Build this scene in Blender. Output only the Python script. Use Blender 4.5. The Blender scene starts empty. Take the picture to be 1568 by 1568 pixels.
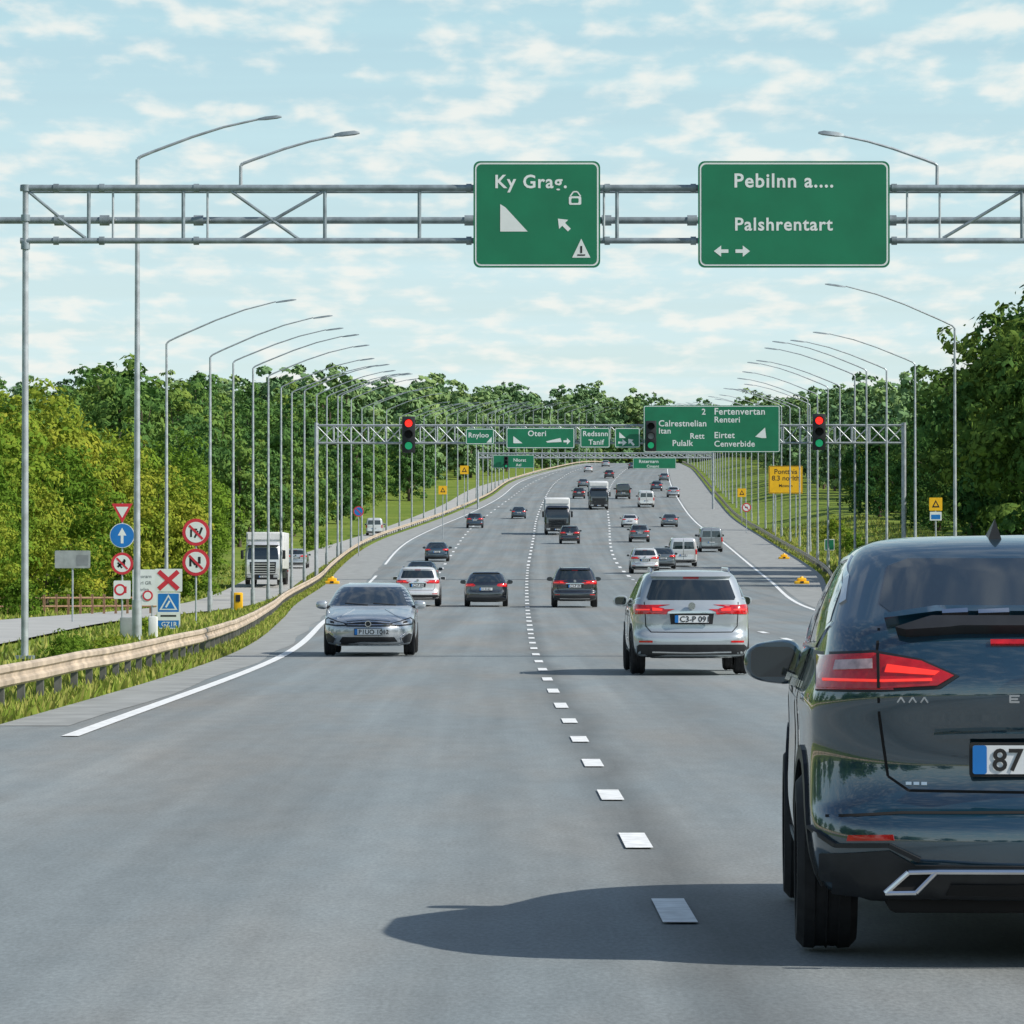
import bpy, bmesh, math, random
import numpy as np
from mathutils import Vector, Matrix, Euler
from mathutils.bvhtree import BVHTree
random.seed(7)
sc = bpy.context.scene
sc.view_settings.view_transform = 'Standard'
sc.view_settings.look = 'None'
sc.view_settings.exposure = 0
COL = sc.collection

# ------------------------------------------------------------------ materials
def nodes_of(name):
    m = bpy.data.materials.new(name); m.use_nodes = True
    nt = m.node_tree
    b = nt.nodes['Principled BSDF']
    return m, nt, b

def mat(name, col, rough=0.5, metal=0.0, coat=0.0, var=0.12, vscale=3.0, emis=None, estr=0.0, bump=0.0, spec=0.5):
    m, nt, b = nodes_of(name)
    b.inputs['Roughness'].default_value = rough
    b.inputs['Metallic'].default_value = metal
    b.inputs['Coat Weight'].default_value = coat
    b.inputs['Coat Roughness'].default_value = 0.04
    b.inputs['Specular IOR Level'].default_value = spec
    tc = nt.nodes.new('ShaderNodeTexCoord')
    n = nt.nodes.new('ShaderNodeTexNoise'); n.inputs['Scale'].default_value = vscale; n.inputs['Detail'].default_value = 5
    nt.links.new(tc.outputs['Object'], n.inputs['Vector'])
    r = nt.nodes.new('ShaderNodeValToRGB')
    r.color_ramp.elements[0].position = 0.3; r.color_ramp.elements[1].position = 0.7
    r.color_ramp.elements[0].color = (*[c*(1-var) for c in col], 1)
    r.color_ramp.elements[1].color = (*[min(1, c*(1+var)) for c in col], 1)
    nt.links.new(n.outputs['Fac'], r.inputs['Fac'])
    nt.links.new(r.outputs['Color'], b.inputs['Base Color'])
    if emis:
        b.inputs['Emission Color'].default_value = (*emis, 1)
        b.inputs['Emission Strength'].default_value = estr
    if bump:
        bp = nt.nodes.new('ShaderNodeBump'); bp.inputs['Strength'].default_value = bump
        nt.links.new(n.outputs['Fac'], bp.inputs['Height']); nt.links.new(bp.outputs['Normal'], b.inputs['Normal'])
    return m

def paint_mat():
    m, nt, b = nodes_of('car_paint')
    oi = nt.nodes.new('ShaderNodeObjectInfo')
    tc = nt.nodes.new('ShaderNodeTexCoord')
    n = nt.nodes.new('ShaderNodeTexNoise'); n.inputs['Scale'].default_value = 2.5; n.inputs['Detail'].default_value = 6
    nt.links.new(tc.outputs['Object'], n.inputs['Vector'])
    mr = nt.nodes.new('ShaderNodeMapRange'); mr.inputs['To Min'].default_value = 0.88; mr.inputs['To Max'].default_value = 1.1
    nt.links.new(n.outputs['Fac'], mr.inputs['Value'])
    vm = nt.nodes.new('ShaderNodeVectorMath'); vm.operation = 'SCALE'
    nt.links.new(oi.outputs['Color'], vm.inputs[0]); nt.links.new(mr.outputs['Result'], vm.inputs['Scale'])
    nt.links.new(vm.outputs['Vector'], b.inputs['Base Color'])
    b.inputs['Metallic'].default_value = 0.35; b.inputs['Roughness'].default_value = 0.28
    b.inputs['Coat Weight'].default_value = 1.0; b.inputs['Coat Roughness'].default_value = 0.015; b.inputs['Coat IOR'].default_value = 2.1
    return m

PAINT = paint_mat()
GLASS = mat('dark_window_glass', (0.012, 0.02, 0.024), 0.03, 0, 1.0, 0.1, spec=0.9)
RUBBER = mat('tyre_rubber', (0.018, 0.018, 0.02), 0.8, var=0.3, vscale=20)
PLASTIC = mat('black_plastic', (0.018, 0.02, 0.023), 0.5, var=0.2, vscale=12)
DARK = mat('wheel_arch_dark', (0.008, 0.008, 0.009), 0.9)
RIM = mat('alloy_rim', (0.35, 0.36, 0.38), 0.3, 0.8)
CHROME = mat('chrome', (0.75, 0.76, 0.78), 0.12, 1.0, var=0.03)
RED = mat('tail_lamp_red', (0.45, 0.008, 0.012), 0.12, 0, 1.0, 0.35, 18, emis=(1, .02, .02), estr=0.04)
REDL = mat('brake_lamp_lit', (0.7, 0.02, 0.02), 0.2, 0, 1.0, 0.1, emis=(1, .05, .02), estr=0.7)
LAMP = mat('headlamp_lens', (0.55, 0.58, 0.6), 0.08, 0.3, 1.0, 0.4, 25)
LENSW = mat('white_lens', (0.6, 0.42, 0.42), 0.12, 0, 1.0, 0.3, 30)
WHITE = mat('white_panel', (0.75, 0.76, 0.76), 0.45, var=0.06)
PLATEW = mat('plate_white', (0.75, 0.78, 0.8), 0.5, var=0.04)
BLUE = mat('sign_blue', (0.01, 0.18, 0.55), 0.45, var=0.08)
BLACK = mat('black_ink', (0.015, 0.015, 0.015), 0.6)
STEEL = mat('galvanised_steel', (0.40, 0.44, 0.47), 0.5, 0.3, var=0.25, vscale=4)
STEELD = mat('gantry_steel', (0.24, 0.29, 0.32), 0.5, 0.3, var=0.3, vscale=5)
RAILM = mat('guardrail_weathered', (0.50, 0.41, 0.31), 0.6, 0.15, var=0.35, vscale=1.6)
POSTM = mat('guardrail_post', (0.16, 0.16, 0.15), 0.7, 0.2, var=0.35, vscale=4)
SGREEN = mat('sign_green', (0.005, 0.18, 0.085), 0.5, var=0.1, vscale=1.5)
SWHITE = mat('sign_white', (0.75, 0.79, 0.78), 0.5, var=0.05)
SRED = mat('sign_red', (0.6, 0.03, 0.05), 0.5, var=0.1)
SYEL = mat('sign_yellow', (0.9, 0.5, 0.01), 0.5, var=0.08)
SBACK = mat('sign_back', (0.25, 0.27, 0.28), 0.6, 0.3)
SGREY = mat('sign_grey', (0.3, 0.33, 0.33), 0.6, var=0.25)
TLR = mat('signal_red_lit', (0.8, 0.02, 0.02), 0.3, emis=(1, 0.02, 0.01), estr=1.6)
TLG = mat('signal_green_lit', (0.01, 0.3, 0.12), 0.3, emis=(0.01, 0.6, 0.25), estr=0.35)
WOOD = mat('fence_wood', (0.25, 0.15, 0.09), 0.8, var=0.3, vscale=6)
BARK = mat('bark', (0.09, 0.07, 0.05), 0.9, var=0.35, vscale=8, bump=0.4)
LINE = mat('road_paint_white', (0.78, 0.8, 0.8), 0.6, var=0.2, vscale=9)
SHOULDER = mat('concrete_shoulder', (0.29, 0.305, 0.30), 0.85, var=0.2, vscale=1.4)
SIDEROAD = mat('side_road_asphalt', (0.40, 0.405, 0.39), 0.85, var=0.12, vscale=.6)

def leaf_mat(name, c0, c1, c2, trans=.25):
    m = bpy.data.materials.new(name); m.use_nodes = True
    nt = m.node_tree; nt.nodes.clear()
    out = nt.nodes.new('ShaderNodeOutputMaterial')
    at = nt.nodes.new('ShaderNodeAttribute'); at.attribute_name = 'tone'
    oi = nt.nodes.new('ShaderNodeObjectInfo')
    a = nt.nodes.new('ShaderNodeMath'); a.operation = 'MULTIPLY_ADD'; a.inputs[1].default_value = 0.62
    nt.links.new(oi.outputs['Random'], a.inputs[0]); nt.links.new(at.outputs['Fac'], a.inputs[2])
    r = nt.nodes.new('ShaderNodeValToRGB')
    e = r.color_ramp.elements
    e[0].position = 0.1; e[0].color = (*c0, 1)
    e[1].position = 0.95; e[1].color = (*c2, 1)
    e2 = e.new(0.55); e2.color = (*c1, 1)
    s = nt.nodes.new('ShaderNodeMath'); s.operation = 'MULTIPLY'; s.inputs[1].default_value = 0.8
    nt.links.new(a.outputs[0], s.inputs[0]); nt.links.new(s.outputs[0], r.inputs['Fac'])
    d = nt.nodes.new('ShaderNodeBsdfDiffuse')
    nt.links.new(r.outputs['Color'], d.inputs['Color'])
    if trans:
        t = nt.nodes.new('ShaderNodeBsdfTranslucent')
        mx = nt.nodes.new('ShaderNodeMixShader'); mx.inputs[0].default_value = trans
        nt.links.new(r.outputs['Color'], t.inputs['Color'])
        nt.links.new(d.outputs[0], mx.inputs[1]); nt.links.new(t.outputs[0], mx.inputs[2])
        nt.links.new(mx.outputs[0], out.inputs['Surface'])
    else: nt.links.new(d.outputs[0], out.inputs['Surface'])
    return m
LEAF_NEAR = leaf_mat('leaves_sunlit_tint', (0.07, 0.15, 0.02), (0.17, 0.28, 0.035), (0.38, 0.38, 0.05))  # sunlit yellow-green of the left trees put into the leaf colour
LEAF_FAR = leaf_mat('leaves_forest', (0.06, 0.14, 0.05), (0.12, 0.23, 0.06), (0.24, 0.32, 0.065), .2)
LEAF_DARK = leaf_mat('leaves_backlit_tint', (0.028, 0.085, 0.03), (0.06, 0.14, 0.04), (0.17, 0.24, 0.045), .2)  # darker copy: backlit shade of the right-hand trees put into the colour
LEAF_HAZE = leaf_mat('leaves_haze_tint', (0.10, 0.19, 0.10), (0.17, 0.28, 0.12), (0.28, 0.37, 0.13), 0)  # paler, bluer green: distance haze put into the leaf colour
GRASSM = leaf_mat('grass_blades', (0.13, 0.21, 0.03), (0.22, 0.3, 0.05), (0.36, 0.36, 0.1), .2)

def ground_mat():
    m, nt, b = nodes_of('grass_ground')
    tc = nt.nodes.new('ShaderNodeTexCoord')
    n = nt.nodes.new('ShaderNodeTexNoise'); n.inputs['Scale'].default_value = 0.12; n.inputs['Detail'].default_value = 8; n.inputs['Roughness'].default_value = .65
    n2 = nt.nodes.new('ShaderNodeTexNoise'); n2.inputs['Scale'].default_value = 2.2; n2.inputs['Detail'].default_value = 6
    nt.links.new(tc.outputs['Object'], n.inputs['Vector']); nt.links.new(tc.outputs['Object'], n2.inputs['Vector'])
    r = nt.nodes.new('ShaderNodeValToRGB')
    r.color_ramp.elements[0].position = .3; r.color_ramp.elements[0].color = (.11, .19, .025, 1)
    r.color_ramp.elements[1].position = .7; r.color_ramp.elements[1].color = (.27, .33, .07, 1)
    nt.links.new(n.outputs['Fac'], r.inputs['Fac'])
    mx = nt.nodes.new('ShaderNodeMix'); mx.data_type = 'RGBA'; mx.blend_type = 'MULTIPLY'; mx.inputs['Factor'].default_value = .6
    r2 = nt.nodes.new('ShaderNodeValToRGB'); r2.color_ramp.elements[0].position = .35; r2.color_ramp.elements[0].color = (.5, .55, .45, 1)
    r2.color_ramp.elements[1].position = .65; r2.color_ramp.elements[1].color = (1, 1, .95, 1)
    nt.links.new(n2.outputs['Fac'], r2.inputs['Fac'])
    nt.links.new(r.outputs['Color'], mx.inputs['A']); nt.links.new(r2.outputs['Color'], mx.inputs['B'])
    nt.links.new(mx.outputs['Result'], b.inputs['Base Color'])
    b.inputs['Roughness'].default_value = .95; b.inputs['Specular IOR Level'].default_value = .1
    bp = nt.nodes.new('ShaderNodeBump'); bp.inputs['Strength'].default_value = .8; bp.inputs['Distance'].default_value = .2
    nt.links.new(n2.outputs['Fac'], bp.inputs['Height']); nt.links.new(bp.outputs['Normal'], b.inputs['Normal'])
    return m
GROUNDM = ground_mat()

def road_mat():
    m, nt, b = nodes_of('worn_asphalt')
    uv = nt.nodes.new('ShaderNodeUVMap'); uv.uv_map = 'UVMap'
    def noise(sx, sy, detail=5, rough=.6):
        mp = nt.nodes.new('ShaderNodeMapping'); mp.inputs['Scale'].default_value = (sx, sy, 1)
        n = nt.nodes.new('ShaderNodeTexNoise'); n.inputs['Scale'].default_value = 1; n.inputs['Detail'].default_value = detail; n.inputs['Roughness'].default_value = rough
        nt.links.new(uv.outputs['UV'], mp.inputs['Vector']); nt.links.new(mp.outputs['Vector'], n.inputs['Vector'])
        return n.outputs['Fac']
    def rng(src, a, b_, lo, hi):
        r = nt.nodes.new('ShaderNodeMapRange'); r.inputs['From Min'].default_value = a; r.inputs['From Max'].default_value = b_
        r.inputs['To Min'].default_value = lo; r.inputs['To Max'].default_value = hi
        nt.links.new(src, r.inputs['Value']); return r.outputs['Result']
    def mth(op, a, b_=None):
        x = nt.nodes.new('ShaderNodeMath'); x.operation = op
        for i, q in enumerate((a, b_)):
            if q is None: continue
            if isinstance(q, (int, float)): x.inputs[i].default_value = q
            else: nt.links.new(q, x.inputs[i])
        return x.outputs[0]
    mul = lambda a, b_: mth('MULTIPLY', a, b_)
    fine = rng(noise(45, 14, 3, .7), .3, .7, .80, 1.18)
    streak = rng(noise(1.6, .012, 4), .3, .7, .84, 1.12)
    patchy = rng(noise(.5, .05, 5), .3, .7, .86, 1.1)
    mot = rng(noise(5, 1.2, 4), .3, .7, .92, 1.07)
    sep = nt.nodes.new('ShaderNodeSeparateXYZ'); nt.links.new(uv.outputs['UV'], sep.inputs[0])
    track = rng(mth('SINE', mul(sep.outputs['X'], 2*math.pi/2.3)), -1, 1, .95, 1.05)
    wob = rng(noise(.01, .12, 3), 0.25, .75, -.26, .06)
    ad = mth('ABSOLUTE', mth('ADD', sep.outputs['X'], wob))
    joint = rng(ad, 0.0, .30, .66, 1.0)
    v = mul(mul(mul(fine, streak), mul(patchy, mot)), mul(track, joint))
    warm = nt.nodes.new('ShaderNodeMix'); warm.data_type = 'RGBA'
    nt.links.new(rng(noise(.35, .07, 4), .42, .68, 0, 1), warm.inputs['Factor'])
    warm.inputs['A'].default_value = (.212, .246, .258, 1); warm.inputs['B'].default_value = (.238, .240, .228, 1)
    col = nt.nodes.new('ShaderNodeVectorMath'); col.operation = 'SCALE'; nt.links.new(warm.outputs['Result'], col.inputs[0])
    nt.links.new(v, col.inputs['Scale']); nt.links.new(col.outputs['Vector'], b.inputs['Base Color'])
    b.inputs['Roughness'].default_value = .75; b.inputs['Specular IOR Level'].default_value = .4
    bp = nt.nodes.new('ShaderNodeBump'); bp.inputs['Strength'].default_value = .15; bp.inputs['Distance'].default_value = .01
    nt.links.new(noise(70, 70, 2), bp.inputs['Height']); nt.links.new(bp.outputs['Normal'], b.inputs['Normal'])
    return m
ROADM = road_mat()

# ------------------------------------------------------------------ mesh builder
class MB:
    def __init__(s): s.v = []; s.f = []; s.m = []; s.s = []; s.mats = []
    def mi(s, mt):
        if mt not in s.mats: s.mats.append(mt)
        return s.mats.index(mt)
    def add(s, vs, fs, mt, smooth=False, M=None):
        o = len(s.v)
        if M is not None: vs = [tuple(M @ Vector(v)) for v in vs]
        s.v.extend([tuple(v) for v in vs]); k = s.mi(mt)
        for f in fs:
            s.f.append(tuple(i+o for i in f)); s.m.append(k); s.s.append(smooth)
    def box(s, c, d, mt, M=None):
        x, y, z = c; a, b, h = d[0]/2, d[1]/2, d[2]/2
        vs = [(x+i*a, y+j*b, z+k*h) for i in (-1, 1) for j in (-1, 1) for k in (-1, 1)]
        fs = [(0, 1, 3, 2), (4, 6, 7, 5), (0, 4, 5, 1), (2, 3, 7, 6), (0, 2, 6, 4), (1, 5, 7, 3)]
        s.add(vs, fs, mt, False, M)
    def rbox(s, c, d, bev, mt, M=None, seg=2):
        bm = bmesh.new(); bmesh.ops.create_cube(bm, size=1)
        bmesh.ops.scale(bm, vec=d, verts=bm.verts)
        bmesh.ops.bevel(bm, geom=bm.edges[:], offset=bev, segments=seg, profile=.5, affect='EDGES')
        bmesh.ops.translate(bm, vec=c, verts=bm.verts)
        bm.verts.index_update()
        s.add([v.co[:] for v in bm.verts], [[v.index for v in f.verts] for f in bm.faces], mt, True, M); bm.free()
    def cyl(s, p0, p1, r0, r1, mt, n=10, caps=True):
        p0 = Vector(p0); p1 = Vector(p1); d = (p1-p0).normalized()
        u = d.orthogonal().normalized(); w = d.cross(u)
        vs = []
        for p, r in ((p0, r0), (p1, r1)):
            for k in range(n):
                a = 2*math.pi*k/n; vs.append(p+u*math.cos(a)*r+w*math.sin(a)*r)
        fs = [(k, (k+1) % n, n+(k+1) % n, n+k) for k in range(n)]
        s.add(vs, fs, mt, True)
        if caps: s.add(vs, [tuple(range(n-1, -1, -1)), tuple(range(n, 2*n))], mt, False)
    def tube(s, pts, rs, mt, n=8):
        for i in range(len(pts)-1): s.cyl(pts[i], pts[i+1], rs[i], rs[i+1], mt, n, i in (0, len(pts)-2))
    def poly(s, pts, y, mt, back=None):   # polygon in x,z plane facing -Y
        s.add([(p[0], y, p[1]) for p in pts], [tuple(range(len(pts)))], mt)
    def slab(s, pts, y, th, mt):
        n = len(pts)
        vs = [(p[0], y, p[1]) for p in pts]+[(p[0], y+th, p[1]) for p in pts]
        fs = [tuple(range(n)), tuple(range(2*n-1, n-1, -1))]+[(i, n+i, n+(i+1) % n, (i+1) % n) for i in range(n)]
        s.add(vs, fs, mt)
    def text(s, body, x, y, z, size, mt, center=False, bold=0.012, sp=1.0):
        cu = bpy.data.curves.new('t', 'FONT'); cu.body = body; cu.size = size; cu.offset = bold*size; cu.space_character = sp
        if center: cu.align_x = 'CENTER'
        cu.resolution_u = 3
        ob = bpy.data.objects.new('t', cu); COL.objects.link(ob)
        dg = bpy.context.evaluated_depsgraph_get(); me = ob.evaluated_get(dg).to_mesh()
        s.add([(x+v.co.x, y, z+v.co.y) for v in me.vertices], [tuple(p.vertices) for p in me.polygons], mt)
        ob.evaluated_get(dg).to_mesh_clear()
        bpy.data.objects.remove(ob); bpy.data.curves.remove(cu)
    def mesh(s, name, sharp=True):
        me = bpy.data.meshes.new(name); me.from_pydata(s.v, [], s.f)
        for m_ in s.mats: me.materials.append(m_)
        me.polygons.foreach_set('material_index', s.m); me.polygons.foreach_set('use_smooth', s.s)
        me.update()
        if sharp: me.set_sharp_from_angle(angle=math.radians(38))
        return me
    def obj(s, name, **k):
        ob = bpy.data.objects.new(name, s.mesh(name, **k)); COL.objects.link(ob); return ob

def place(me, name, loc, rot=(0, 0, 0), scale=1, color=None):
    ob = bpy.data.objects.new(name, me); COL.objects.link(ob)
    ob.location = loc; ob.rotation_euler = rot
    ob.scale = (scale,)*3 if not hasattr(scale, '__len__') else scale
    if color: ob.color = (*color, 1)
    return ob

# ------------------------------------------------------------------ terrain / road functions
class Curve:
    def __init__(s, pts):
        s.x = [p[0] for p in pts]; s.y = [p[1] for p in pts]; n = len(pts)
        d = [(s.y[i+1]-s.y[i])/(s.x[i+1]-s.x[i]) for i in range(n-1)]
        s.t = [d[0]]+[(d[i-1]*(s.x[i+1]-s.x[i])+d[i]*(s.x[i]-s.x[i-1]))/(s.x[i+1]-s.x[i-1]) for i in range(1, n-1)]+[d[-1]]
    def __call__(s, q):
        x = s.x
        if q <= x[0]: return s.y[0]+(q-x[0])*s.t[0]
        if q >= x[-1]: return s.y[-1]+(q-x[-1])*s.t[-1]
        i = max(k for k in range(len(x)-1) if x[k] <= q)
        h = x[i+1]-x[i]; t = (q-x[i])/h
        return ((2*t**3-3*t*t+1)*s.y[i]+(t**3-2*t*t+t)*h*s.t[i]+(-2*t**3+3*t*t)*s.y[i+1]+(t**3-t*t)*h*s.t[i+1])
ZR = Curve([(-400, 0), (0, 0), (100, 0.0), (175, .3), (275, 1.8), (400, 5.0), (520, 8.8), (610, 12.4), (812, 20.3), (900, 24), (1100, 30.6), (1200, 31.5), (1400, 30)])
LE = Curve([(-400, -5.4), (20, -5.4), (84, -5.6), (140, -7.6), (175, -9.0), (246, -10.6), (275, -11.4), (400, -12.2), (460, -10.5), (520, -8.2), (610, -4.1), (812, 2), (900, 8.4), (1100, 24.7), (1400, 70)])
RE = Curve([(-400, 12), (78, 12), (140, 12.6), (175, 13.8), (275, 19.8), (400, 24), (520, 27), (610, 29.6), (812, 36), (900, 38.5), (1100, 44.7), (1400, 90)])
LA = Curve([(-400, 1.0), (0, .83), (19.5, .74), (65, .53), (80, .48), (138, .55), (200, .7), (275, 1.0), (400, 2), (520, 3.1), (610, 4.6), (812, 9.5), (900, 13.6), (1100, 30), (1400, 77)])
LB = Curve([(250, -4.6), (335, -4.8), (490, -3.9), (612, -.6), (812, 5.8), (900, 11), (1100, 27.5)])
LC = Curve([(-400, 6.4), (100, 6.6), (120, 6.7), (310, 7.6), (490, 11.2), (595, 13.4), (812, 20), (900, 24), (1100, 35)])
LD = Curve([(-400, 10.4), (100, 10.4), (175, 12.0), (245, 14.9), (375, 18.9), (490, 21.2), (610, 24), (812, 30), (900, 33), (1100, 41)])
LEL = Curve([(-400, -4.1), (20, -4.2), (42, -4.27), (78, -4.4), (140, -6.1), (250, -8.2), (400, -9.4), (460, -8.2), (610, -2.4), (812, 3.5), (900, 9.8), (1100, 26)])
def sm(a, b, x):
    t = min(1, max(0, (x-a)/(b-a))); return t*t*(3-2*t)
def H(x, y):
    L = LE(y); R = RE(y); z = ZR(min(y, 1300))
    if x < L:
        o = L-x
        z -= sm(.5, 3.5, o)*(1.35*sm(120, 280, y)+.06)
        z += sm(12, 70, o)*4*sm(150, 400, y)
        z += sm(90, 500, o)*10
    elif x > R:
        o = x-R
        z += sm(1.2, 12, o)*1.4*sm(100, 300, y)+sm(20, 90, o)*4*sm(150, 400, y)+sm(90, 500, o)*10
    else: o = 0; z -= .06
    z += sm(1225, 1400, y)*12
    if y > 1400: z += sm(1400, 1700, y)*16
    return z

def ysamples(a, b):
    ys = []; y = a
    while y < b:
        ys.append(y); y += 4 if y < 200 else (8 if y < 600 else 14)
    ys.append(b); return ys
ys = [-3500, -1200, -700, -420]+ysamples(-400, 1700)+[1800, 2200, 3000, 4500]
offs = [.05, .3, .6, 1, 1.6, 2.4, 3.2, 4.2, 5, 6, 8, 9, 10, 11, 13, 17, 23, 32, 46, 65, 90, 130, 200, 320, 500, 900, 1800, 3500]
vs = []; fs = []; row = None
for y in ys:
    yy = max(-400, min(y, 1700)); yl_ = min(yy, 1250)
    L = LE(yl_); R = RE(yl_)
    xs = [L-o for o in reversed(offs)]+[L+.4]+[L+(R-L)*t for t in (.25, .5, .75)]+[R-.4]+[R+o for o in offs]
    for x in xs:
        z = H(x, yy)
        n = .05*math.sin(x*1.7+y*.9)+.04*math.sin(x*.7-y*1.3)
        vs.append((x, y, z+(n if (x < L-12 or x > R+1) else 0)))
    if row is None: row = len(xs)
for i in range(len(ys)-1):
    for j in range(row-1):
        a = i*row+j; fs.append((a, a+1, a+row+1, a+row))
g = MB(); g.add(vs, fs, GROUNDM, True); g.obj('ground', sharp=False)

def ribbon(name, fa, fb, y0, y1, mt, dz, nx=1, uv=False, step=None, mb=None):
    yy = ysamples(y0, y1) if step is None else list(np.arange(y0, y1+1e-6, step))
    vs = []; fs = []
    for y in yy:
        a = fa(y); b = fb(y)
        for k in range(nx+1):
            x = a+(b-a)*k/nx; vs.append((x, y, ZR(y)+dz))
    w = nx+1
    for i in range(len(yy)-1):
        for k in range(nx): q = i*w+k; fs.append((q, q+1, q+w+1, q+w))
    if mb is not None: mb.add(vs, fs, mt, True); return None
    m = MB(); m.add(vs, fs, mt, True); ob = m.obj(name, sharp=False)
    if uv:
        me = ob.data; l = me.uv_layers.new(name='UVMap'); arr = []
        for lp in me.loops:
            v = me.vertices[lp.vertex_index].co; arr += [v.x-LA(v.y), v.y]
        l.data.foreach_set('uv', arr)
    return ob
ribbon('highway_road', LE, RE, -400, 1225, ROADM, 0, nx=6, uv=True)
ribbon('road_shoulder', lambda y: LE(y)+.02, lambda y: LEL(y)-.25-.25*math.sin(y*.31)*.3, 44, 1100, SHOULDER, .005)
ribbon('road_shoulder', lambda y: LD(y)+.3, lambda y: RE(y)-.02, -380, 1100, SHOULDER, .005)
mk = MB()
def solid(f, w, y0, y1): ribbon('', lambda y: f(y)-w/2, lambda y: f(y)+w/2, y0, y1, LINE, .010, mb=mk)
def dash(f, w, y0, ln):
    ribbon('', lambda y: f(y)-w/2, lambda y: f(y)+w/2, y0, y0+ln, LINE, .010, step=ln/2, mb=mk)
solid(LEL, .17, -380, -20); solid(LEL, .17, 41, 262); solid(LEL, .17, 300, 1100)
solid(LD, .18, -380, 1100)
y = -120
while y < -10: dash(LA, .17, y, 1.45); y += 5.2
y = 18.75
while y < 46: dash(LA, .155, y, 1.4); y += 5.2
while y < 110: dash(LA, .15, y, 2.0); y += 6.6
while y < 290: dash(LA, .17, y, 3.0); y += 9
while y < 1090: dash(LA, .22, y, 5); y += 13
y = -120
while y < 1090: dash(LC, .18 if y < 250 else .22, y, 3.2 if y < 250 else 5); y += 10.5 if y < 250 else 15
y = 270
while y < 1090: dash(LB, .2, y, 4); y += 15
mk.obj('road_markings', sharp=False)

side_c = lambda y: LE(y)-(7.7-2.4*sm(100, 300, y))
sv = MB(); vs = []; fs = []; yy = ysamples(-300, 1000)
for y in yy:
    for k in range(5):
        x = side_c(y)+(-2.1+4.2*k/4)
        vs.append((x, y, max(H(x, y), H(side_c(y), y))+.08))
for i in range(len(yy)-1):
    for k in range(4): q = i*5+k; fs.append((q, q+1, q+6, q+5))
sv.add(vs, fs, SIDEROAD, True); sv.obj('side_road', sharp=False)

# ------------------------------------------------------------------ guard rails
def guardrail(f, sgn, y0, y1):
    m = MB(); prof = [(0, .30), (.035, .33), (.035, .38), (0, .41), (0, .45), (.035, .48), (.035, .53), (0, .56), (-.012, .56), (-.012, .30)]
    yy = [q for q in ysamples(y0, y1)]; vs = []; n = len(prof)
    for i, y in enumerate(yy):
        wv = .012*math.sin(y*.37)+.01*math.sin(y*.83)
        for p in prof: vs.append((f(y)+sgn*p[0]+wv, y, ZR(y)+p[1]+wv*.8))
    fs = [(i*n+k, i*n+(k+1) % n, (i+1)*n+(k+1) % n, (i+1)*n+k) for i in range(len(yy)-1) for k in range(n)]
    m.add(vs, fs, RAILM, False)
    y = y0
    while y < y1:
        x = f(y)-sgn*.07
        m.box((x, y, ZR(y)+.19), (.09, .06, .68), POSTM)
        y += 2 if y < 320 else 4
    return m.obj('guardrail')
RL = lambda y: LE(y)-.35
RR = lambda y: RE(y)+.35
guardrail(RL, 1, -100, 1100); guardrail(RR, -1, -100, 1100)

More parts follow.
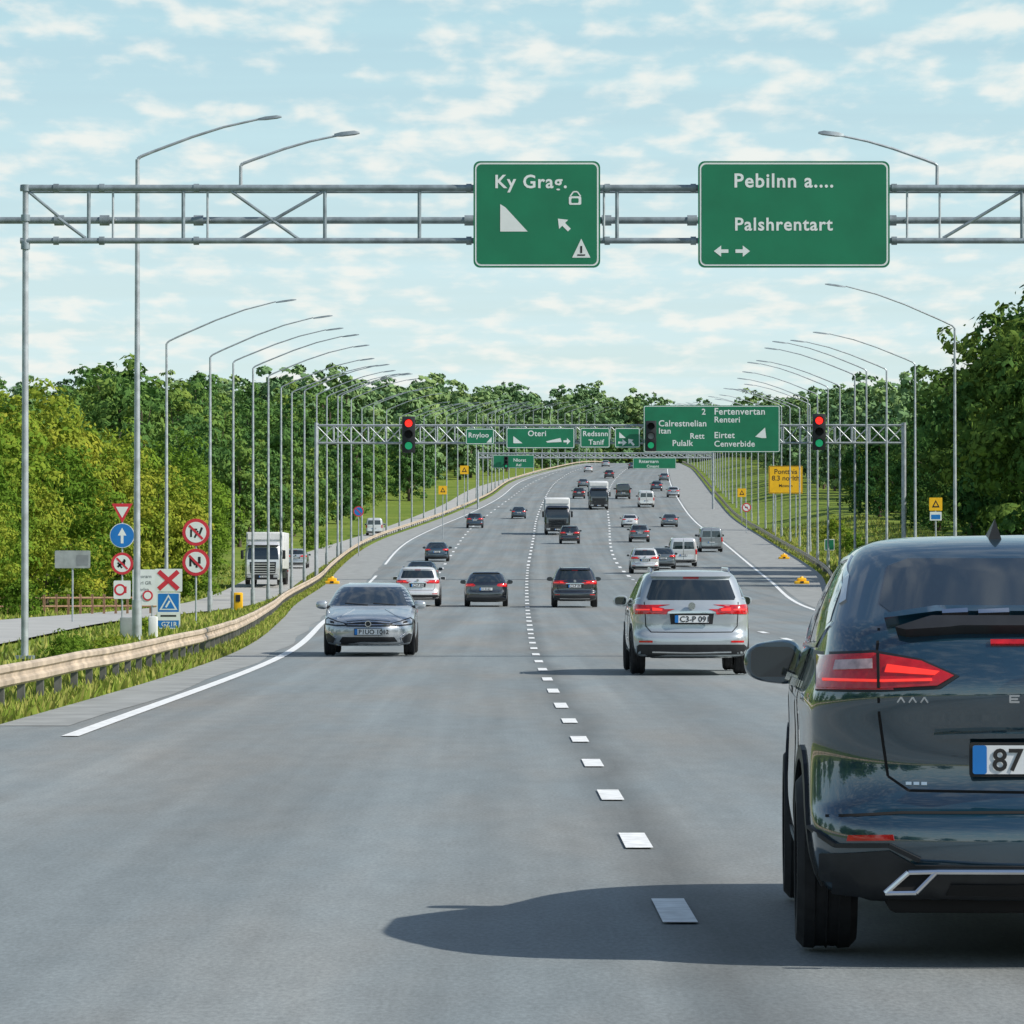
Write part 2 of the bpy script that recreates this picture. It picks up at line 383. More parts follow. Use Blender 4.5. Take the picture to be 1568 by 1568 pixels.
# ------------------------------------------------------------------ vegetation
def tree_mesh(name, Ht, R, nleaf, leaf, seed, lm, nl=18, base=.2, trunk=True, top=.78, lr_=1.0, nsub=12):
    # crown = lobes -> leafy sub-clumps on each lobe -> leaves, so light and dark clumps read at a distance
    rg = np.random.default_rng(seed); mb = MB()
    lob = []
    for i in range(nl):
        t = (i+.5)/nl; z = Ht*(base+.06+(.84-base)*t)
        prof = math.sin(math.pi*min(1, max(.12, (z/Ht-base)/(1-base)*top+(1-top)*.85)))
        a = i*2.4+rg.uniform(-.6, .6); rr = R*prof*rg.uniform(.25, .85)
        lr = R*rg.uniform(.24, .50)*(1.0 if t < .8 else .75)*lr_
        lob.append((math.cos(a)*rr, math.sin(a)*rr, z+rg.uniform(-.03, .03)*Ht, lr))
    lob.append((0, 0, Ht*.62, R*.42)); lob.append((0, 0, Ht*.38, R*.45))
    if trunk:
        mb.cyl((0, 0, -.5), (0.1, 0, Ht*.35), Ht*.022, Ht*.015, BARK, 8); mb.cyl((0.1, 0, Ht*.35), (0, .1, Ht*.8), Ht*.015, Ht*.004, BARK, 6)
        for l in lob[::2]:
            z0 = l[2]*.6; mb.cyl((0.05, 0, z0), (l[0]*.9, l[1]*.9, l[2]), Ht*.008, Ht*.002, BARK, 5)
    sub = []
    for li, l in enumerate(lob):
        k = max(5, int(nsub*(l[3]/(R*.38))**1.5)); lt = rg.uniform(0, .3)
        for j in range(k):
            d = rg.normal(size=3); d[2] = d[2]*.85+.25; d /= np.linalg.norm(d)
            r = l[3]*rg.uniform(.6, 1.08)
            sub.append((l[0]+d[0]*r, l[1]+d[1]*r, l[2]+d[2]*r*.85, l[3]*rg.uniform(.26, .48), lt+rg.uniform(0, .22), d[0], d[1], d[2]))
    S = np.array(sub); w = S[:, 3]**2; w /= w.sum()
    idx = rg.choice(len(S), nleaf, p=w); C = S[idx]
    d = rg.normal(size=(nleaf, 3))+C[:, 5:8]*.7+np.array([0, 0, .35]); d /= np.linalg.norm(d, axis=1)[:, None]
    r = C[:, 3]*(1-.3*rg.random(nleaf)**2)*(1+.5*(rg.random(nleaf) > .95))
    c = C[:, :3]+d*r[:, None]*np.array([1.15, 1.15, .8])
    nrm = d+C[:, 5:8]*.25+rg.normal(size=(nleaf, 3))*.28; nrm /= np.linalg.norm(nrm, axis=1)[:, None]
    t1 = np.cross(nrm, rg.normal(size=(nleaf, 3))); t1 /= np.linalg.norm(t1, axis=1)[:, None]
    t2 = np.cross(nrm, t1); s = leaf*rg.uniform(.5, 1.3, nleaf)[:, None]
    vs = np.stack([c-t1*s*.62, c-t2*s*.36-nrm*s*.06, c+t1*s*.62, c+t2*s*.36-nrm*s*.06], 1).reshape(-1, 3)
    nv0 = len(mb.v); nf0 = len(mb.f)
    k = mb.mi(lm)
    mb.v.extend(map(tuple, vs.tolist()))
    f = (np.arange(nleaf*4).reshape(-1, 4)+nv0).tolist()
    mb.f.extend(map(tuple, f)); mb.m.extend([k]*nleaf); mb.s.extend([False]*nleaf)
    me = mb.mesh(name, sharp=False)
    at = me.attributes.new('tone', 'FLOAT', 'FACE')
    lt = C[:, 4]+rg.uniform(0, .15, nleaf)
    at.data.foreach_set('value', np.concatenate([np.zeros(nf0), lt]).astype(np.float32))
    return me

NEAR = [tree_mesh('tree_near_%d' % i, 12, 4.2, 12000, .27, 30+i, LEAF_NEAR, nl=26, base=.04, nsub=16) for i in range(3)]
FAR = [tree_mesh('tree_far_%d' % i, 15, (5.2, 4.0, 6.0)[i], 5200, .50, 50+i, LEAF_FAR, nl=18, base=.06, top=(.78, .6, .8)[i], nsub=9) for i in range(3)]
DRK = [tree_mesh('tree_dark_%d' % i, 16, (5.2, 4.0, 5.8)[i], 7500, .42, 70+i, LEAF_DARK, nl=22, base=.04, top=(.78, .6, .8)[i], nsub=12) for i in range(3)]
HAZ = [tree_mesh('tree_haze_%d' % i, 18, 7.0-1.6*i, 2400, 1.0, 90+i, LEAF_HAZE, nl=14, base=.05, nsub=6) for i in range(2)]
BUSH = tree_mesh('bush_mesh', 2.6, 1.8, 3500, .16, 5, LEAF_NEAR, nl=14, base=.0, trunk=False)

def instancer(name, me, items):
    vs = []; fs = []
    for (x, y, z, s, a) in items:
        o = len(vs)
        for k in range(4):
            t = a+math.pi/4+k*math.pi/2; vs.append((x+s*.7071*math.cos(t), y+s*.7071*math.sin(t), z))
        fs.append((o, o+1, o+2, o+3))
    m = bpy.data.meshes.new(name); m.from_pydata(vs, [], fs)
    p = bpy.data.objects.new(name, m); COL.objects.link(p)
    p.instance_type = 'FACES'; p.use_instance_faces_scale = True; p.instance_faces_scale = 1
    p.show_instancer_for_render = False; p.show_instancer_for_viewport = False
    c = bpy.data.objects.new('tree_crown_and_trunk', me); COL.objects.link(c); c.parent = p
    return p

rg = random.Random(11)
buckets = {}
def put(key, x, y, s):
    buckets.setdefault(key, []).append((x, y, H(x, y)-.3, s, rg.uniform(0, 6.28)))
y = 215
while y < 1230:
    for o0 in (17, 26, 37, 50):
        if rg.random() < .9:
            yj = y+rg.uniform(-4, 4); x = LE(yj)-o0-rg.uniform(-3, 6)-(4 if y < 420 else 0)
            sc_ = rg.uniform(.62, 1.2)*(.72 if o0 < 20 else 1)*(.85+.25*sm(250, 500, y))
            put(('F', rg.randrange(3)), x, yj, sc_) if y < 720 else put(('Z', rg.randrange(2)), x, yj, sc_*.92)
    y += 10 if y < 500 else 15
y = 150
while y < 1230:
    for o0 in (15, 24, 34, 46):
        if rg.random() < .9:
            yj = y+rg.uniform(-4, 4); x = RE(yj)+o0+rg.uniform(-2, 6)+(4 if y < 260 else 0)
            sc_ = rg.uniform(.65, 1.15)*(.65 if o0 < 18 else 1)
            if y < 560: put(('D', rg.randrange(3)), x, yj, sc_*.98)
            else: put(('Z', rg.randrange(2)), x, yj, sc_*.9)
    y += 10 if y < 500 else 15
for i in range(430):
    yj = rg.uniform(1270, 1440); x = rg.uniform(-190, 270)
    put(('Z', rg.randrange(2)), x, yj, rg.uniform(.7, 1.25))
for i in range(80):
    yj = rg.uniform(-150, 110); sd = rg.choice((-1, 1))
    x = (rg.uniform(26, 60) if sd > 0 else rg.uniform(-75, -34 if yj < 60 else -45))
    put(('D' if sd > 0 else 'F', rg.randrange(3)), x, yj, rg.uniform(.7, 1.1))
for i in range(40):
    put(('D', rg.randrange(3)), rg.uniform(-60, 70), rg.uniform(-330, -300), rg.uniform(.8, 1.2))
for (k, i), it in buckets.items():
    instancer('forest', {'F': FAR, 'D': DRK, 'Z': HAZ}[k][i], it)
for (x, y, s) in [(-27.5, 205, .98), (-23.5, 214, .76), (-25.5, 232, 1.0), (-31, 230, 1.1), (-22.5, 196, .56), (-22.6, 240, .8), (-21.5, 262, .74), (-25.5, 262, 1.0), (-29.8, 258, 1.1), (-35, 240, 1.15), (-24.8, 198, .85),
                 (-21.8, 172, .44), (-23, 180, .6), (-25.5, 188, .8), (-21.3, 287, .7), (-23.5, 300, .9), (-26, 165, .5)]:
    place(NEAR[rg.randrange(3)], 'deciduous_tree', (x, y, H(x, y)-.2), (0, 0, rg.uniform(0, 6)), s)
for (x, y, s) in [(-7.9, 76, .22), (-8.4, 80, .26), (-8.1, 84, .2), (-9.2, 90, .2), (-9.6, 110, .25), (-9.0, 96, .16), (-20, 172, .7), (-20.2, 200, .7), (-20.0, 222, .8), (-20.5, 240, .9), (-19.8, 262, .9),
                 (25, 300, .6), (26.5, 330, .7), (23.5, 240, .5), (29, 380, .8), (-19.6, 330, .8), (-20.4, 370, .9), (-19.4, 420, .9)]:
    place(BUSH, 'bush', (x, y, H(x, y)-.1), (0, 0, rg.uniform(0, 6)), s)
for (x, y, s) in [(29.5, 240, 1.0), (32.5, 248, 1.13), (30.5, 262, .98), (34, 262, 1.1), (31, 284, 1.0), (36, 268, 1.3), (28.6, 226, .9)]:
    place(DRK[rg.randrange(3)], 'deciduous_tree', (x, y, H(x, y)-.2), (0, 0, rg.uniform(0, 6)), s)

def grass(name, pts, hgt, seed):
    rs = np.random.default_rng(seed); vs = []; fs = []
    for (x, y, z, k) in pts:
        h = hgt*k*rs.uniform(.4, 1.3); a = rs.uniform(0, 3.14); w = .02+.05*min(1, y/150)
        dx = math.cos(a)*w; dy = math.sin(a)*w; lx, ly = rs.normal(0, h*.35, 2)
        o = len(vs); vs += [(x-dx, y-dy, z), (x+dx, y+dy, z), (x+lx, y+ly, z+h)]; fs.append((o, o+1, o+2))
    m = MB(); m.add(vs, fs, GRASSM, False); me = m.mesh(name, sharp=False)
    at = me.attributes.new('tone', 'FLOAT', 'FACE'); at.data.foreach_set('value', rs.uniform(0, .9, len(fs)).astype(np.float32))
    ob = bpy.data.objects.new(name, me); COL.objects.link(ob)
pts = []
for i in range(50000):
    y = 28+rg.random()**1.3*330; o = .03+(rg.random()**1.8)*14
    if rg.random() < .35: o = .02+rg.random()*.5
    x = LE(y)-o
    if abs(x-side_c(y)) < 2.4: continue
    pts.append((x, y, H(x, y)-.02, 1 if o > .7 else .8))
grass('verge_grass', pts, .20, 3)
pts = []
for i in range(14000):
    y = 120+rg.random()*330; o = .03+(rg.random()**1.5)*12; x = RE(y)+o
    pts.append((x, y, H(x, y)-.02, 1 if o > .7 else .6))
grass('verge_grass', pts, .3, 4)

# ------------------------------------------------------------------ lamps
def lamp_mesh(Hh, arm, rise, pole=True):
    m = MB()
    if pole:
        m.cyl((0, 0, -.3), (0, 0, 1.0), .12, .12, STEEL, 10); m.cyl((0, 0, 1.0), (0, 0, Hh), .085, .05, STEEL, 10)
    else: m.cyl((0, 0, 0), (0, 0, Hh), .035, .03, STEEL, 8)
    P = [Vector((0, 0, Hh)), Vector((.02*arm, 0, Hh+.06*rise)), Vector((.10*arm, 0, Hh+.17*rise)), Vector((.38*arm, 0, Hh+.52*rise)), Vector((.6*arm, 0, Hh+.75*rise)), Vector((.84*arm, 0, Hh+.93*rise))]
    k = 1 if pole else .75
    m.tube(P, [.042*k, .040*k, .038*k, .034*k, .03*k, .026*k], STEEL, 8)
    e = P[-1]; ang = math.atan2(.07*rise, .16*arm)
    Mx = Matrix.Translation(e+Vector((.08*arm, 0, .03)))@Matrix.Rotation(-ang, 4, 'Y')
    ln = .16*arm if arm > 3 else .22*arm
    vs = []
    for (xx, w, zt, zb) in ((-ln/2, .035, .03, -.02), (-ln*.2, .10, .045, -.03), (ln*.3, .11, .04, -.03), (ln/2, .06, .01, -.02)):
        vs += [(xx, -w, zb), (xx, w, zb), (xx, w*.7, zt), (xx, -w*.7, zt)]
    fs = [(i*4+k, i*4+(k+1) % 4, i*4+4+(k+1) % 4, i*4+4+k) for i in range(3) for k in range(4)]+[(3, 2, 1, 0), (12, 13, 14, 15)]
    m.add(vs, fs, STEELD, False, Mx)
    return m.mesh('street_lamp')
LM = lamp_mesh(12.6, 5.6, 1.8); LM0 = lamp_mesh(11.7, 5.6, 1.95); LMS = lamp_mesh(11.7, 3.5, 1.05)
place(LMS, 'street_lamp', (-9.1, 103, H(-9.1, 103)))
for i, (x, y) in enumerate([(-14.9, 183), (-13.8, 194)]): place(LM0, 'street_lamp', (x, y, H(x, y)))
yl = [207, 222, 236, 249, 262, 276, 291, 307, 324]
xl = [-13.6, -13.55, -13.55, -13.55, -13.6, -13.5, -13.4, -13.4, -13.3]
for x, y in zip(xl, yl): place(LM, 'street_lamp', (x, y, H(x, y)), (0, 0, rg.uniform(-.06, .06)), rg.uniform(.95, 1.02))
y = 343
while y < 1080:
    x = LE(y)-1.3; place(LM, 'street_lamp', (x, y, H(x, y)), (0, 0, rg.uniform(-.06, .06)), rg.uniform(.96, 1.03)); y += 19+y*.008
for x, y, s_ in zip([19.1, 19.0, 19.6, 19.8, 20.2, 20.4, 21, 21.6, 22.3], [183, 200, 222, 237, 250, 264, 282, 300, 320], [1, .86, .90, .94, .95, .93, .96, .95, .95]):
    place(LM0 if y < 190 else LM, 'street_lamp', (x, y, H(x, y)), (0, 0, math.pi+rg.uniform(-.06, .06)), s_)
y = 340
while y < 1080:
    x = RE(y)+1.6; place(LM, 'street_lamp', (x, y, H(x, y)), (0, 0, math.pi+rg.uniform(-.06, .06)), rg.uniform(.93, 1)); y += 19+y*.008

# ------------------------------------------------------------------ signs helpers
def rrect(x0, x1, z0, z1, r, n=5):
    pts = []
    for (cx, cz, a0) in ((x1-r, z1-r, 0), (x0+r, z1-r, 90), (x0+r, z0+r, 180), (x1-r, z0+r, 270)):
        for k in range(n+1):
            a = math.radians(a0+90*k/n); pts.append((cx+r*math.cos(a), cz+r*math.sin(a)))
    return pts[::-1]
def circ(cx, cz, r, n=28): return [(cx+r*math.cos(-2*math.pi*k/n), cz+r*math.sin(-2*math.pi*k/n)) for k in range(n)]
def bar(m, x0, z0, x1, z1, w, y, mt):
    d = Vector((x1-x0, z1-z0)); d.normalize(); n = Vector((-d.y, d.x))*w/2
    m.poly([(x0-n.x, z0-n.y), (x0+n.x, z0+n.y), (x1+n.x, z1+n.y), (x1-n.x, z1-n.y)], y, mt)
def panel(m, x0, x1, z0, z1, y, mt, border=SWHITE, r=.12, bw=.03, ed=.03):
    m.slab(rrect(x0, x1, z0, z1, r), y, .06, mt)
    m.poly(rrect(x0+ed, x1-ed, z0+ed, z1-ed, r-.01), y-.003, border)
    m.poly(rrect(x0+ed+bw, x1-ed-bw, z0+ed+bw, z1-ed-bw, max(.02, r-bw)), y-.006, mt)
def arrow(m, x, z, L, a, y, mt, w=.07):
    p = [(-L/2, -w/2), (-L/2, w/2), (0.0, w/2), (0, w*1.6), (L/2, 0), (0, -w*1.6), (0, -w/2)]
    c, s = math.cos(a), math.sin(a); m.poly([(x+u*c-v*s, z+u*s+v*c) for u, v in p], y, mt)

# ------------------------------------------------------------------ gantry 1 (near)
S1 = 82.3
def gx(px): return (px-784)/S1
def gz(r): return 1.53-(r-882)/S1
GY = 79.0
g1 = MB(); zt, zm, zb = gz(287), gz(333), gz(368)
XR = 13.2
g1.cyl((gx(30), GY, zt), (XR, GY, zt), .062, .062, STEELD, 12)
g1.cyl((gx(30), GY, zb), (XR, GY, zb), .055, .055, STEELD, 12)
g1.cyl((gx(-60), GY+.55, zm), (XR+.6, GY+.55, zm), .065, .065, STEELD, 12)
g1.cyl((gx(30), GY+1.1, zt+.03), (XR, GY+1.1, zt+.03), .03, .03, STEELD, 8)
for X, top in ((gx(38), zt), (XR-.1, zt)):
    g1.cyl((X, GY, -.3), (X, GY, zt+.05), .07, .055, STEEL, 12)
    g1.box((X, GY, .02), (.34, .34, .06), STEELD)
    for z_ in (zb-.1, zm, zt): g1.cyl((X, GY, z_-.06), (X, GY, z_+.06), .085, .085, STEELD, 12)
def vert(px, r=.035): g1.cyl((gx(px), GY, zb), (gx(px), GY, zt), r, r, STEELD, 8)
for px in (135, 280, 497, 642, 945, 1566, 1800): vert(px)
for px in (172, 317, 925, 1390, 1440):
    g1.cyl((gx(px), GY+.02, zt), (gx(px), GY+.02, zb), .022, .022, STEEL, 8); g1.cyl((gx(px), GY+.02, zm), (gx(px), GY+.55, zm), .022, .022, STEEL, 8)
def diag(a, ra, b, rb): g1.cyl((gx(a), GY, gz(ra)), (gx(b), GY, gz(rb)), .03, .03, STEELD, 8)
diag(42, 292, 88, 330); diag(88, 333, 130, 364); diag(350, 290, 458, 366); diag(495, 292, 366, 366); diag(1566, 292, 1445, 364); diag(1570, 292, 1700, 364)
for px in (85, 155, 300, 718, 930, 1062, 1370):
    g1.cyl((gx(px)-.09, GY+.55, zm), (gx(px)+.09, GY+.55, zm), .10, .10, STEELD, 12)
    g1.cyl((gx(px), GY+.02, zt), (gx(px), GY+.02, zt-.09), .035, .035, STEEL, 8)
    for zz in (zt, zb): g1.cyl((gx(px)-.05, GY, zz), (gx(px)+.05, GY, zz), .08, .08, STEELD, 12)
g1.cyl((gx(135), GY, gz(283)), (gx(172), GY+.02, gz(283)), .014, .014, STEEL, 6)
ob = g1.obj('sign_gantry')
s = MB(); YS = GY-.16
panel(s, gx(725), gx(919), gz(410), gz(247), YS, SGREEN)
yt = YS-.010
s.text('Ky Grag.', gx(757), yt, gz(288), .345, SWHITE, bold=.02, sp=1.1)
s.poly([(gx(766), gz(355)), (gx(766), gz(313)), (gx(774), gz(318)), (gx(808), gz(355))], yt, SWHITE)
arrow(s, gx(863), gz(344), .30, math.radians(135), yt, SWHITE, .075)
s.poly([(gx(876), gz(395)), (gx(890), gz(366)), (gx(904), gz(395))], yt, SWHITE)
bar(s, gx(890), gz(388), gx(890), gz(377), .035, yt-.004, BLACK); bar(s, gx(884), gz(391), gx(896), gz(391), .025, yt-.004, BLACK)
s.poly(rrect(gx(871), gx(890), gz(314), gz(301), .03), yt, SWHITE); s.poly(rrect(gx(875), gx(886), gz(311), gz(304), .02), yt-.003, SGREEN)
bar(s, gx(873), gz(301), gx(878), gz(294), .025, yt, SWHITE); bar(s, gx(878), gz(294), gx(884), gz(294), .025, yt-.001, SWHITE); bar(s, gx(884), gz(294), gx(889), gz(301), .025, yt, SWHITE)
for px in (733, 911): s.box((gx(px), GY-.05, gz(330)), (.09, .1, 1.2), STEELD)
for z_ in (zt, zb): s.box((gx(822), GY-.08, z_), (2.3, .05, .10), STEELD)
s.obj('highway_direction_sign')
s = MB()
panel(s, gx(1069), gx(1362), gz(410), gz(247), YS, SGREEN)
s.text('Pebilnn a....', gx(1123), yt, gz(287), .365, SWHITE, bold=.02, sp=1.1)
s.text('Palshrentart', gx(1124), yt, gz(353), .335, SWHITE, bold=.02, sp=1.1)
arrow(s, gx(1104), gz(385), .27, math.pi, yt, SWHITE, .065); arrow(s, gx(1137), gz(385), .27, 0, yt, SWHITE, .065)
for px in (1077, 1354): s.box((gx(px), GY-.05, gz(330)), (.09, .1, 1.2), STEELD)
for z_ in (zt, zb): s.box((gx(1215), GY-.08, z_), (3.4, .05, .10), STEELD)
s.obj('highway_direction_sign')
ml = lamp_mesh(.42, 2.15, .6, pole=False)
place(ml, 'street_lamp', (gx(368), GY, zt)); place(ml, 'street_lamp', (gx(1436), GY, zt), (0, 0, math.pi))

# ------------------------------------------------------------------ gantry 2, 3
def lattice(y, x0, x1, z0, z1, r, step, post_r):
    m = MB(); dy = .8
    for z_ in (z0, z1):
        for yy_ in (y, y+dy): m.cyl((x0, yy_, z_), (x1, yy_, z_), r, r, STEEL, 6)
    n = max(1, int(round((x1-x0)/step))); st = (x1-x0)/n
    for i in range(n+1):
        x = x0+i*st
        for yy_ in (y, y+dy): m.cyl((x, yy_, z0), (x, yy_, z1), r*.7, r*.7, STEEL, 6)
        if i < n:
            a, b = (z0, z1) if i % 2 else (z1, z0)
            m.cyl((x, y, a), (x+st, y, b), r*.6, r*.6, STEEL, 6); m.cyl((x, y+dy, b), (x+st, y+dy, a), r*.6, r*.6, STEEL, 6)
    for x in (x0, x1):
        for yy_ in (y, y+dy): m.cyl((x, yy_, H(x, y)-.3), (x, yy_, z1+.15), post_r, post_r, STEEL, 8)
        for k in range(6):
            zz = H(x, y)+1+k*1.2; m.cyl((x, y, zz), (x, y+dy, zz+.9), r*.5, r*.5, STEEL, 6)
    return m.obj('sign_gantry')
S2 = 26.42; G2 = 246
x2 = lambda p: (p-784)/S2
z2 = lambda r: 1.53-(r-882)/S2
lattice(G2, x2(484), x2(1385), z2(678), z2(651), .055, 1.0, .10)
def gsign(x0, x1, z0, z1, y, items):
    s = MB(); panel(s, x0, x1, z0, z1, y, SGREEN, r=.1, bw=.04, ed=.03)
    for it in items:
        if it[0] == 't': s.text(it[1], it[2], y-.012, it[3], it[4], SWHITE, bold=.015, sp=1.05)
        elif it[0] == 'p': s.poly(it[1], y-.012, SWHITE)
        elif it[0] == 'a': arrow(s, it[1], it[2], it[3], it[4], y-.012, SWHITE, .12)
    s.box(((x0+x1)/2, y+.16, (z0+z1)/2), (x1-x0-.6, .1, .12), STEELD)
    return s.obj('highway_direction_sign')
yg = G2-.35
gsign(x2(713), x2(757), z2(681), z2(656), yg, [('t', 'Rnyloo', x2(717), z2(670), .40), ('p', [(x2(745), z2(678)), (x2(753), z2(669)), (x2(753), z2(678))])])
gsign(x2(775), x2(880), z2(687), z2(655), yg, [('t', 'Oteri', x2(808), z2(668), .46), ('p', [(x2(786), z2(679)), (x2(786), z2(668)), (x2(800), z2(679))]), ('p', [(x2(836), z2(676)), (x2(858), z2(671)), (x2(860), z2(677)), (x2(838), z2(678))]), ('a', x2(868), z2(676), .4, 0)])
gsign(x2(888), x2(934), z2(686), z2(655), yg, [('t', 'Redssnn', x2(892), z2(668), .42), ('t', 'Tanif', x2(901), z2(681), .42)])
gsign(x2(941), x2(980), z2(686), z2(655), yg, [('p', [(x2(948), z2(671)), (x2(948), z2(662)), (x2(958), z2(671))]), ('a', x2(966), z2(677), .5, 2.3), ('a', x2(953), z2(678), .5, 0)])
gsign(x2(985), x2(1194), z2(693), z2(621), yg, [('t', 'Fertenvertan', x2(1093), z2(635), .54), ('t', 'Renteri', x2(1093), z2(647), .48), ('t', 'Calrestnelian', x2(1008), z2(653), .50), ('t', 'Itan', x2(1008), z2(664), .46),
      ('t', 'Rett', x2(1056), z2(672), .46), ('t', 'Eirtet', x2(1093), z2(671), .5), ('t', 'Pulalk', x2(1029), z2(683), .48), ('t', 'Cenverbide', x2(1093), z2(684), .48), ('t', '2', x2(1074), z2(635), .48),
      ('p', [(x2(1156), z2(669)), (x2(1171), z2(655)), (x2(1173), z2(671)), (x2(1166), z2(671))])])
def signal(x, y, ztop, h, lit=(TLR, None, TLG)):
    m = MB(); w = h*.36
    m.rbox((x, y, ztop-h/2), (w, .22, h), .04, PLASTIC)
    for k, e in enumerate(lit):
        zc = ztop-h*(.19+.31*k); r = w*.29
        m.cyl((x, y-.09, zc), (x, y-.125, zc), r, r, e or DARK, 14)
        vs = []; n = 9
        for j in range(n):
            a = math.radians(-20+220*j/(n-1)); vs += [(x+r*1.2*math.cos(a), y-.11, zc+r*1.2*math.sin(a)), (x+r*1.2*math.cos(a), y-.38, zc+r*1.2*math.sin(a))]
        m.add(vs, [(2*j, 2*j+1, 2*j+3, 2*j+2) for j in range(n-1)], PLASTIC, True)
    m.box((x, y+.2, ztop-h/2), (.12, .3, .12), STEELD)
    return m.obj('traffic_light')
signal(x2(626), G2-.45, z2(638), 2.1); signal(x2(1253.5), G2-.45, z2(634), 2.1); signal(x2(996), G2-.75, z2(645), 1.75, (None, SGREY, TLG))
S3 = 11.6; G3 = 560
x3 = lambda p: (p-784)/S3
z3 = lambda r: 1.53-(r-882)/S3
lattice(G3, x3(732), x3(1092), z3(701), z3(694), .09, 1.2, .14)
gsign(x3(755), x3(818), z3(717), z3(697), G3-.4, [('t', 'Nlorst', x3(786), z3(707), .6), ('t', 'Ael', x3(790), z3(714), .5)])
gsign(x3(969), x3(1035), z3(718), z3(701), G3-.4, [('t', 'Rnternarn', x3(978), z3(709), .6), ('t', 'Cinaant', x3(990), z3(716), .5)])
signal(x3(775), G3-.8, z3(699), 1.6, (None, None, TLG))

# ------------------------------------------------------------------ roadside signs
def post(m, x, y, ztop, r=.03, mt=STEEL): m.cyl((x, y, H(x, y)-.2), (x, y, ztop), r, r, mt, 8)
def prohib(m, x, z, y, r, glyph):
    m.slab(circ(x, z, r), y, .03, SRED); m.poly(circ(x, z, r*.96), y-.003, SRED); m.poly(circ(x, z, r*.76), y-.006, SWHITE)
    for gseg in glyph: bar(m, x+gseg[0]*r, z+gseg[1]*r, x+gseg[2]*r, z+gseg[3]*r, gseg[4]*r, y-.009, BLACK)
    bar(m, x-.5*r, z+.5*r, x+.5*r, z-.5*r, .17*r, y-.012, SRED)
y = 140; k = 6500/y; X = (187-784)/k; zz = lambda r: 1.53-(r-882)/k
m = MB(); post(m, X, y+.05, zz(770))
w = 16/k; m.slab([(X-w, zz(771)), (X+w, zz(771)), (X, zz(801))], y, .03, SRED); m.poly([(X-w*.6, zz(776)), (X+w*.6, zz(776)), (X, zz(793))], y-.004, SWHITE)
m.slab(circ(X, zz(820), 19/k), y, .03, SWHITE); m.poly(circ(X, zz(820), 18/k), y-.004, BLUE); arrow(m, X, zz(820), 24/k, math.pi/2, y-.008, SWHITE, .09)
prohib(m, X, zz(863), y, 17/k, [(-.4, -.3, .3, .3, .2), (.2, -.3, .2, .4, .15), (-.4, .1, 0, -.4, .15)])
m.slab(rrect(X-13/k, X+13/k, zz(917), zz(889), .04), y, .03, SWHITE); m.poly(circ(X-.07, zz(903), 9/k), y-.004, SRED); m.poly(circ(X-.07, zz(903), 6/k), y-.007, SWHITE); bar(m, X+.12, zz(898), X+.12, zz(908), .06, y-.005, SRED)
m.obj('traffic_sign')
y = 135; k = 6500/y; X = (300-784)/k; zz = lambda r: 1.53-(r-882)/k
m = MB(); post(m, X, y+.05, zz(795))
prohib(m, X, zz(815), y, 21/k, [(-.35, -.35, -.35, .2, .14), (-.35, .2, .1, .2, .14), (.2, -.3, .45, .35, .16), (-.1, -.4, .15, .1, .14)])
prohib(m, X, zz(861), y, 21/k, [(-.4, -.3, -.4, .35, .16), (-.4, .3, -.05, -.2, .14), (.25, -.1, .25, .4, .2), (.05, 0, .05, -.4, .15)])
m.obj('traffic_sign')
y = 120; k = 6500/y; X = (258-784)/k; zz = lambda r: 1.53-(r-882)/k
m = MB(); post(m, X, y+.05, zz(872))
m.slab(rrect(X-21/k, X+21/k, zz(906), zz(871), .03), y, .03, SWHITE)
bar(m, X-15/k, zz(902), X+15/k, zz(875), .13, y-.004, SRED); bar(m, X-15/k, zz(875), X+15/k, zz(902), .13, y-.007, SRED)
m.slab(rrect(X-18/k, X+18/k, zz(963), zz(907), .03), y, .03, SWHITE)
m.poly(rrect(X-16/k, X+16/k, zz(961), zz(909), .03), y-.003, BLUE); m.poly(rrect(X-17/k, X+17/k, zz(950), zz(937), .01), y-.006, SWHITE)
m.poly([(X-14/k, zz(934)), (X, zz(910)), (X+14/k, zz(934))], y-.006, SWHITE)
m.poly([(X-10/k, zz(932)), (X, zz(914)), (X+10/k, zz(932))], y-.009, BLUE)
bar(m, X-4/k, zz(930), X+2/k, zz(920), .05, y-.011, SWHITE); bar(m, X-12/k, zz(943), X+12/k, zz(943), .05, y-.009, BLACK); m.text('GZ1R', X-11/k, y-.009, zz(959), .18, SWHITE)
m.obj('traffic_sign')
y = 150; k = 6500/y; X = (222-784)/k; zz = lambda r: 1.53-(r-882)/k
m = MB(); post(m, X-.2, y+.05, zz(872)); post(m, X+.25, y+.05, zz(872))
m.slab(rrect(X-19/k, X+19/k, zz(927), zz(872), .03), y, .03, SWHITE)
for i, t in enumerate(('Trorarn', 'nerl GR', 'Cerlzn', 'Berlte')): m.text(t, X-.32, y-.004, zz(885+10*i), .17, SBACK)
m.slab(circ(X+.1, zz(912), 8/k), y-.02, .01, SRED)
m.poly(circ(X+.1, zz(912), 5.5/k), y-.024, SWHITE); m.obj('information_sign')
y = 136; k = 6500/y; X = (111-784)/k; zz = lambda r: 1.53-(r-882)/k
m = MB(); post(m, X, y+.05, zz(843)); m.slab(rrect(X-27/k, X+27/k, zz(870), zz(843), .04), y, .05, SGREY); m.poly(rrect(X+6/k, X+24/k, zz(866), zz(850), .02), y-.004, SBACK); m.obj('information_sign')
m = MB(); Xc = -9.55; m.rbox((Xc, 106, H(Xc, 106)+.2), (.45, .3, .7), .03, SGREY); m.obj('utility_box')
m = MB(); Xc = -9.0; m.rbox((Xc, 106.5, H(Xc, 108)+.2), (.22, .22, .7), .03, WHITE); m.obj('utility_box')
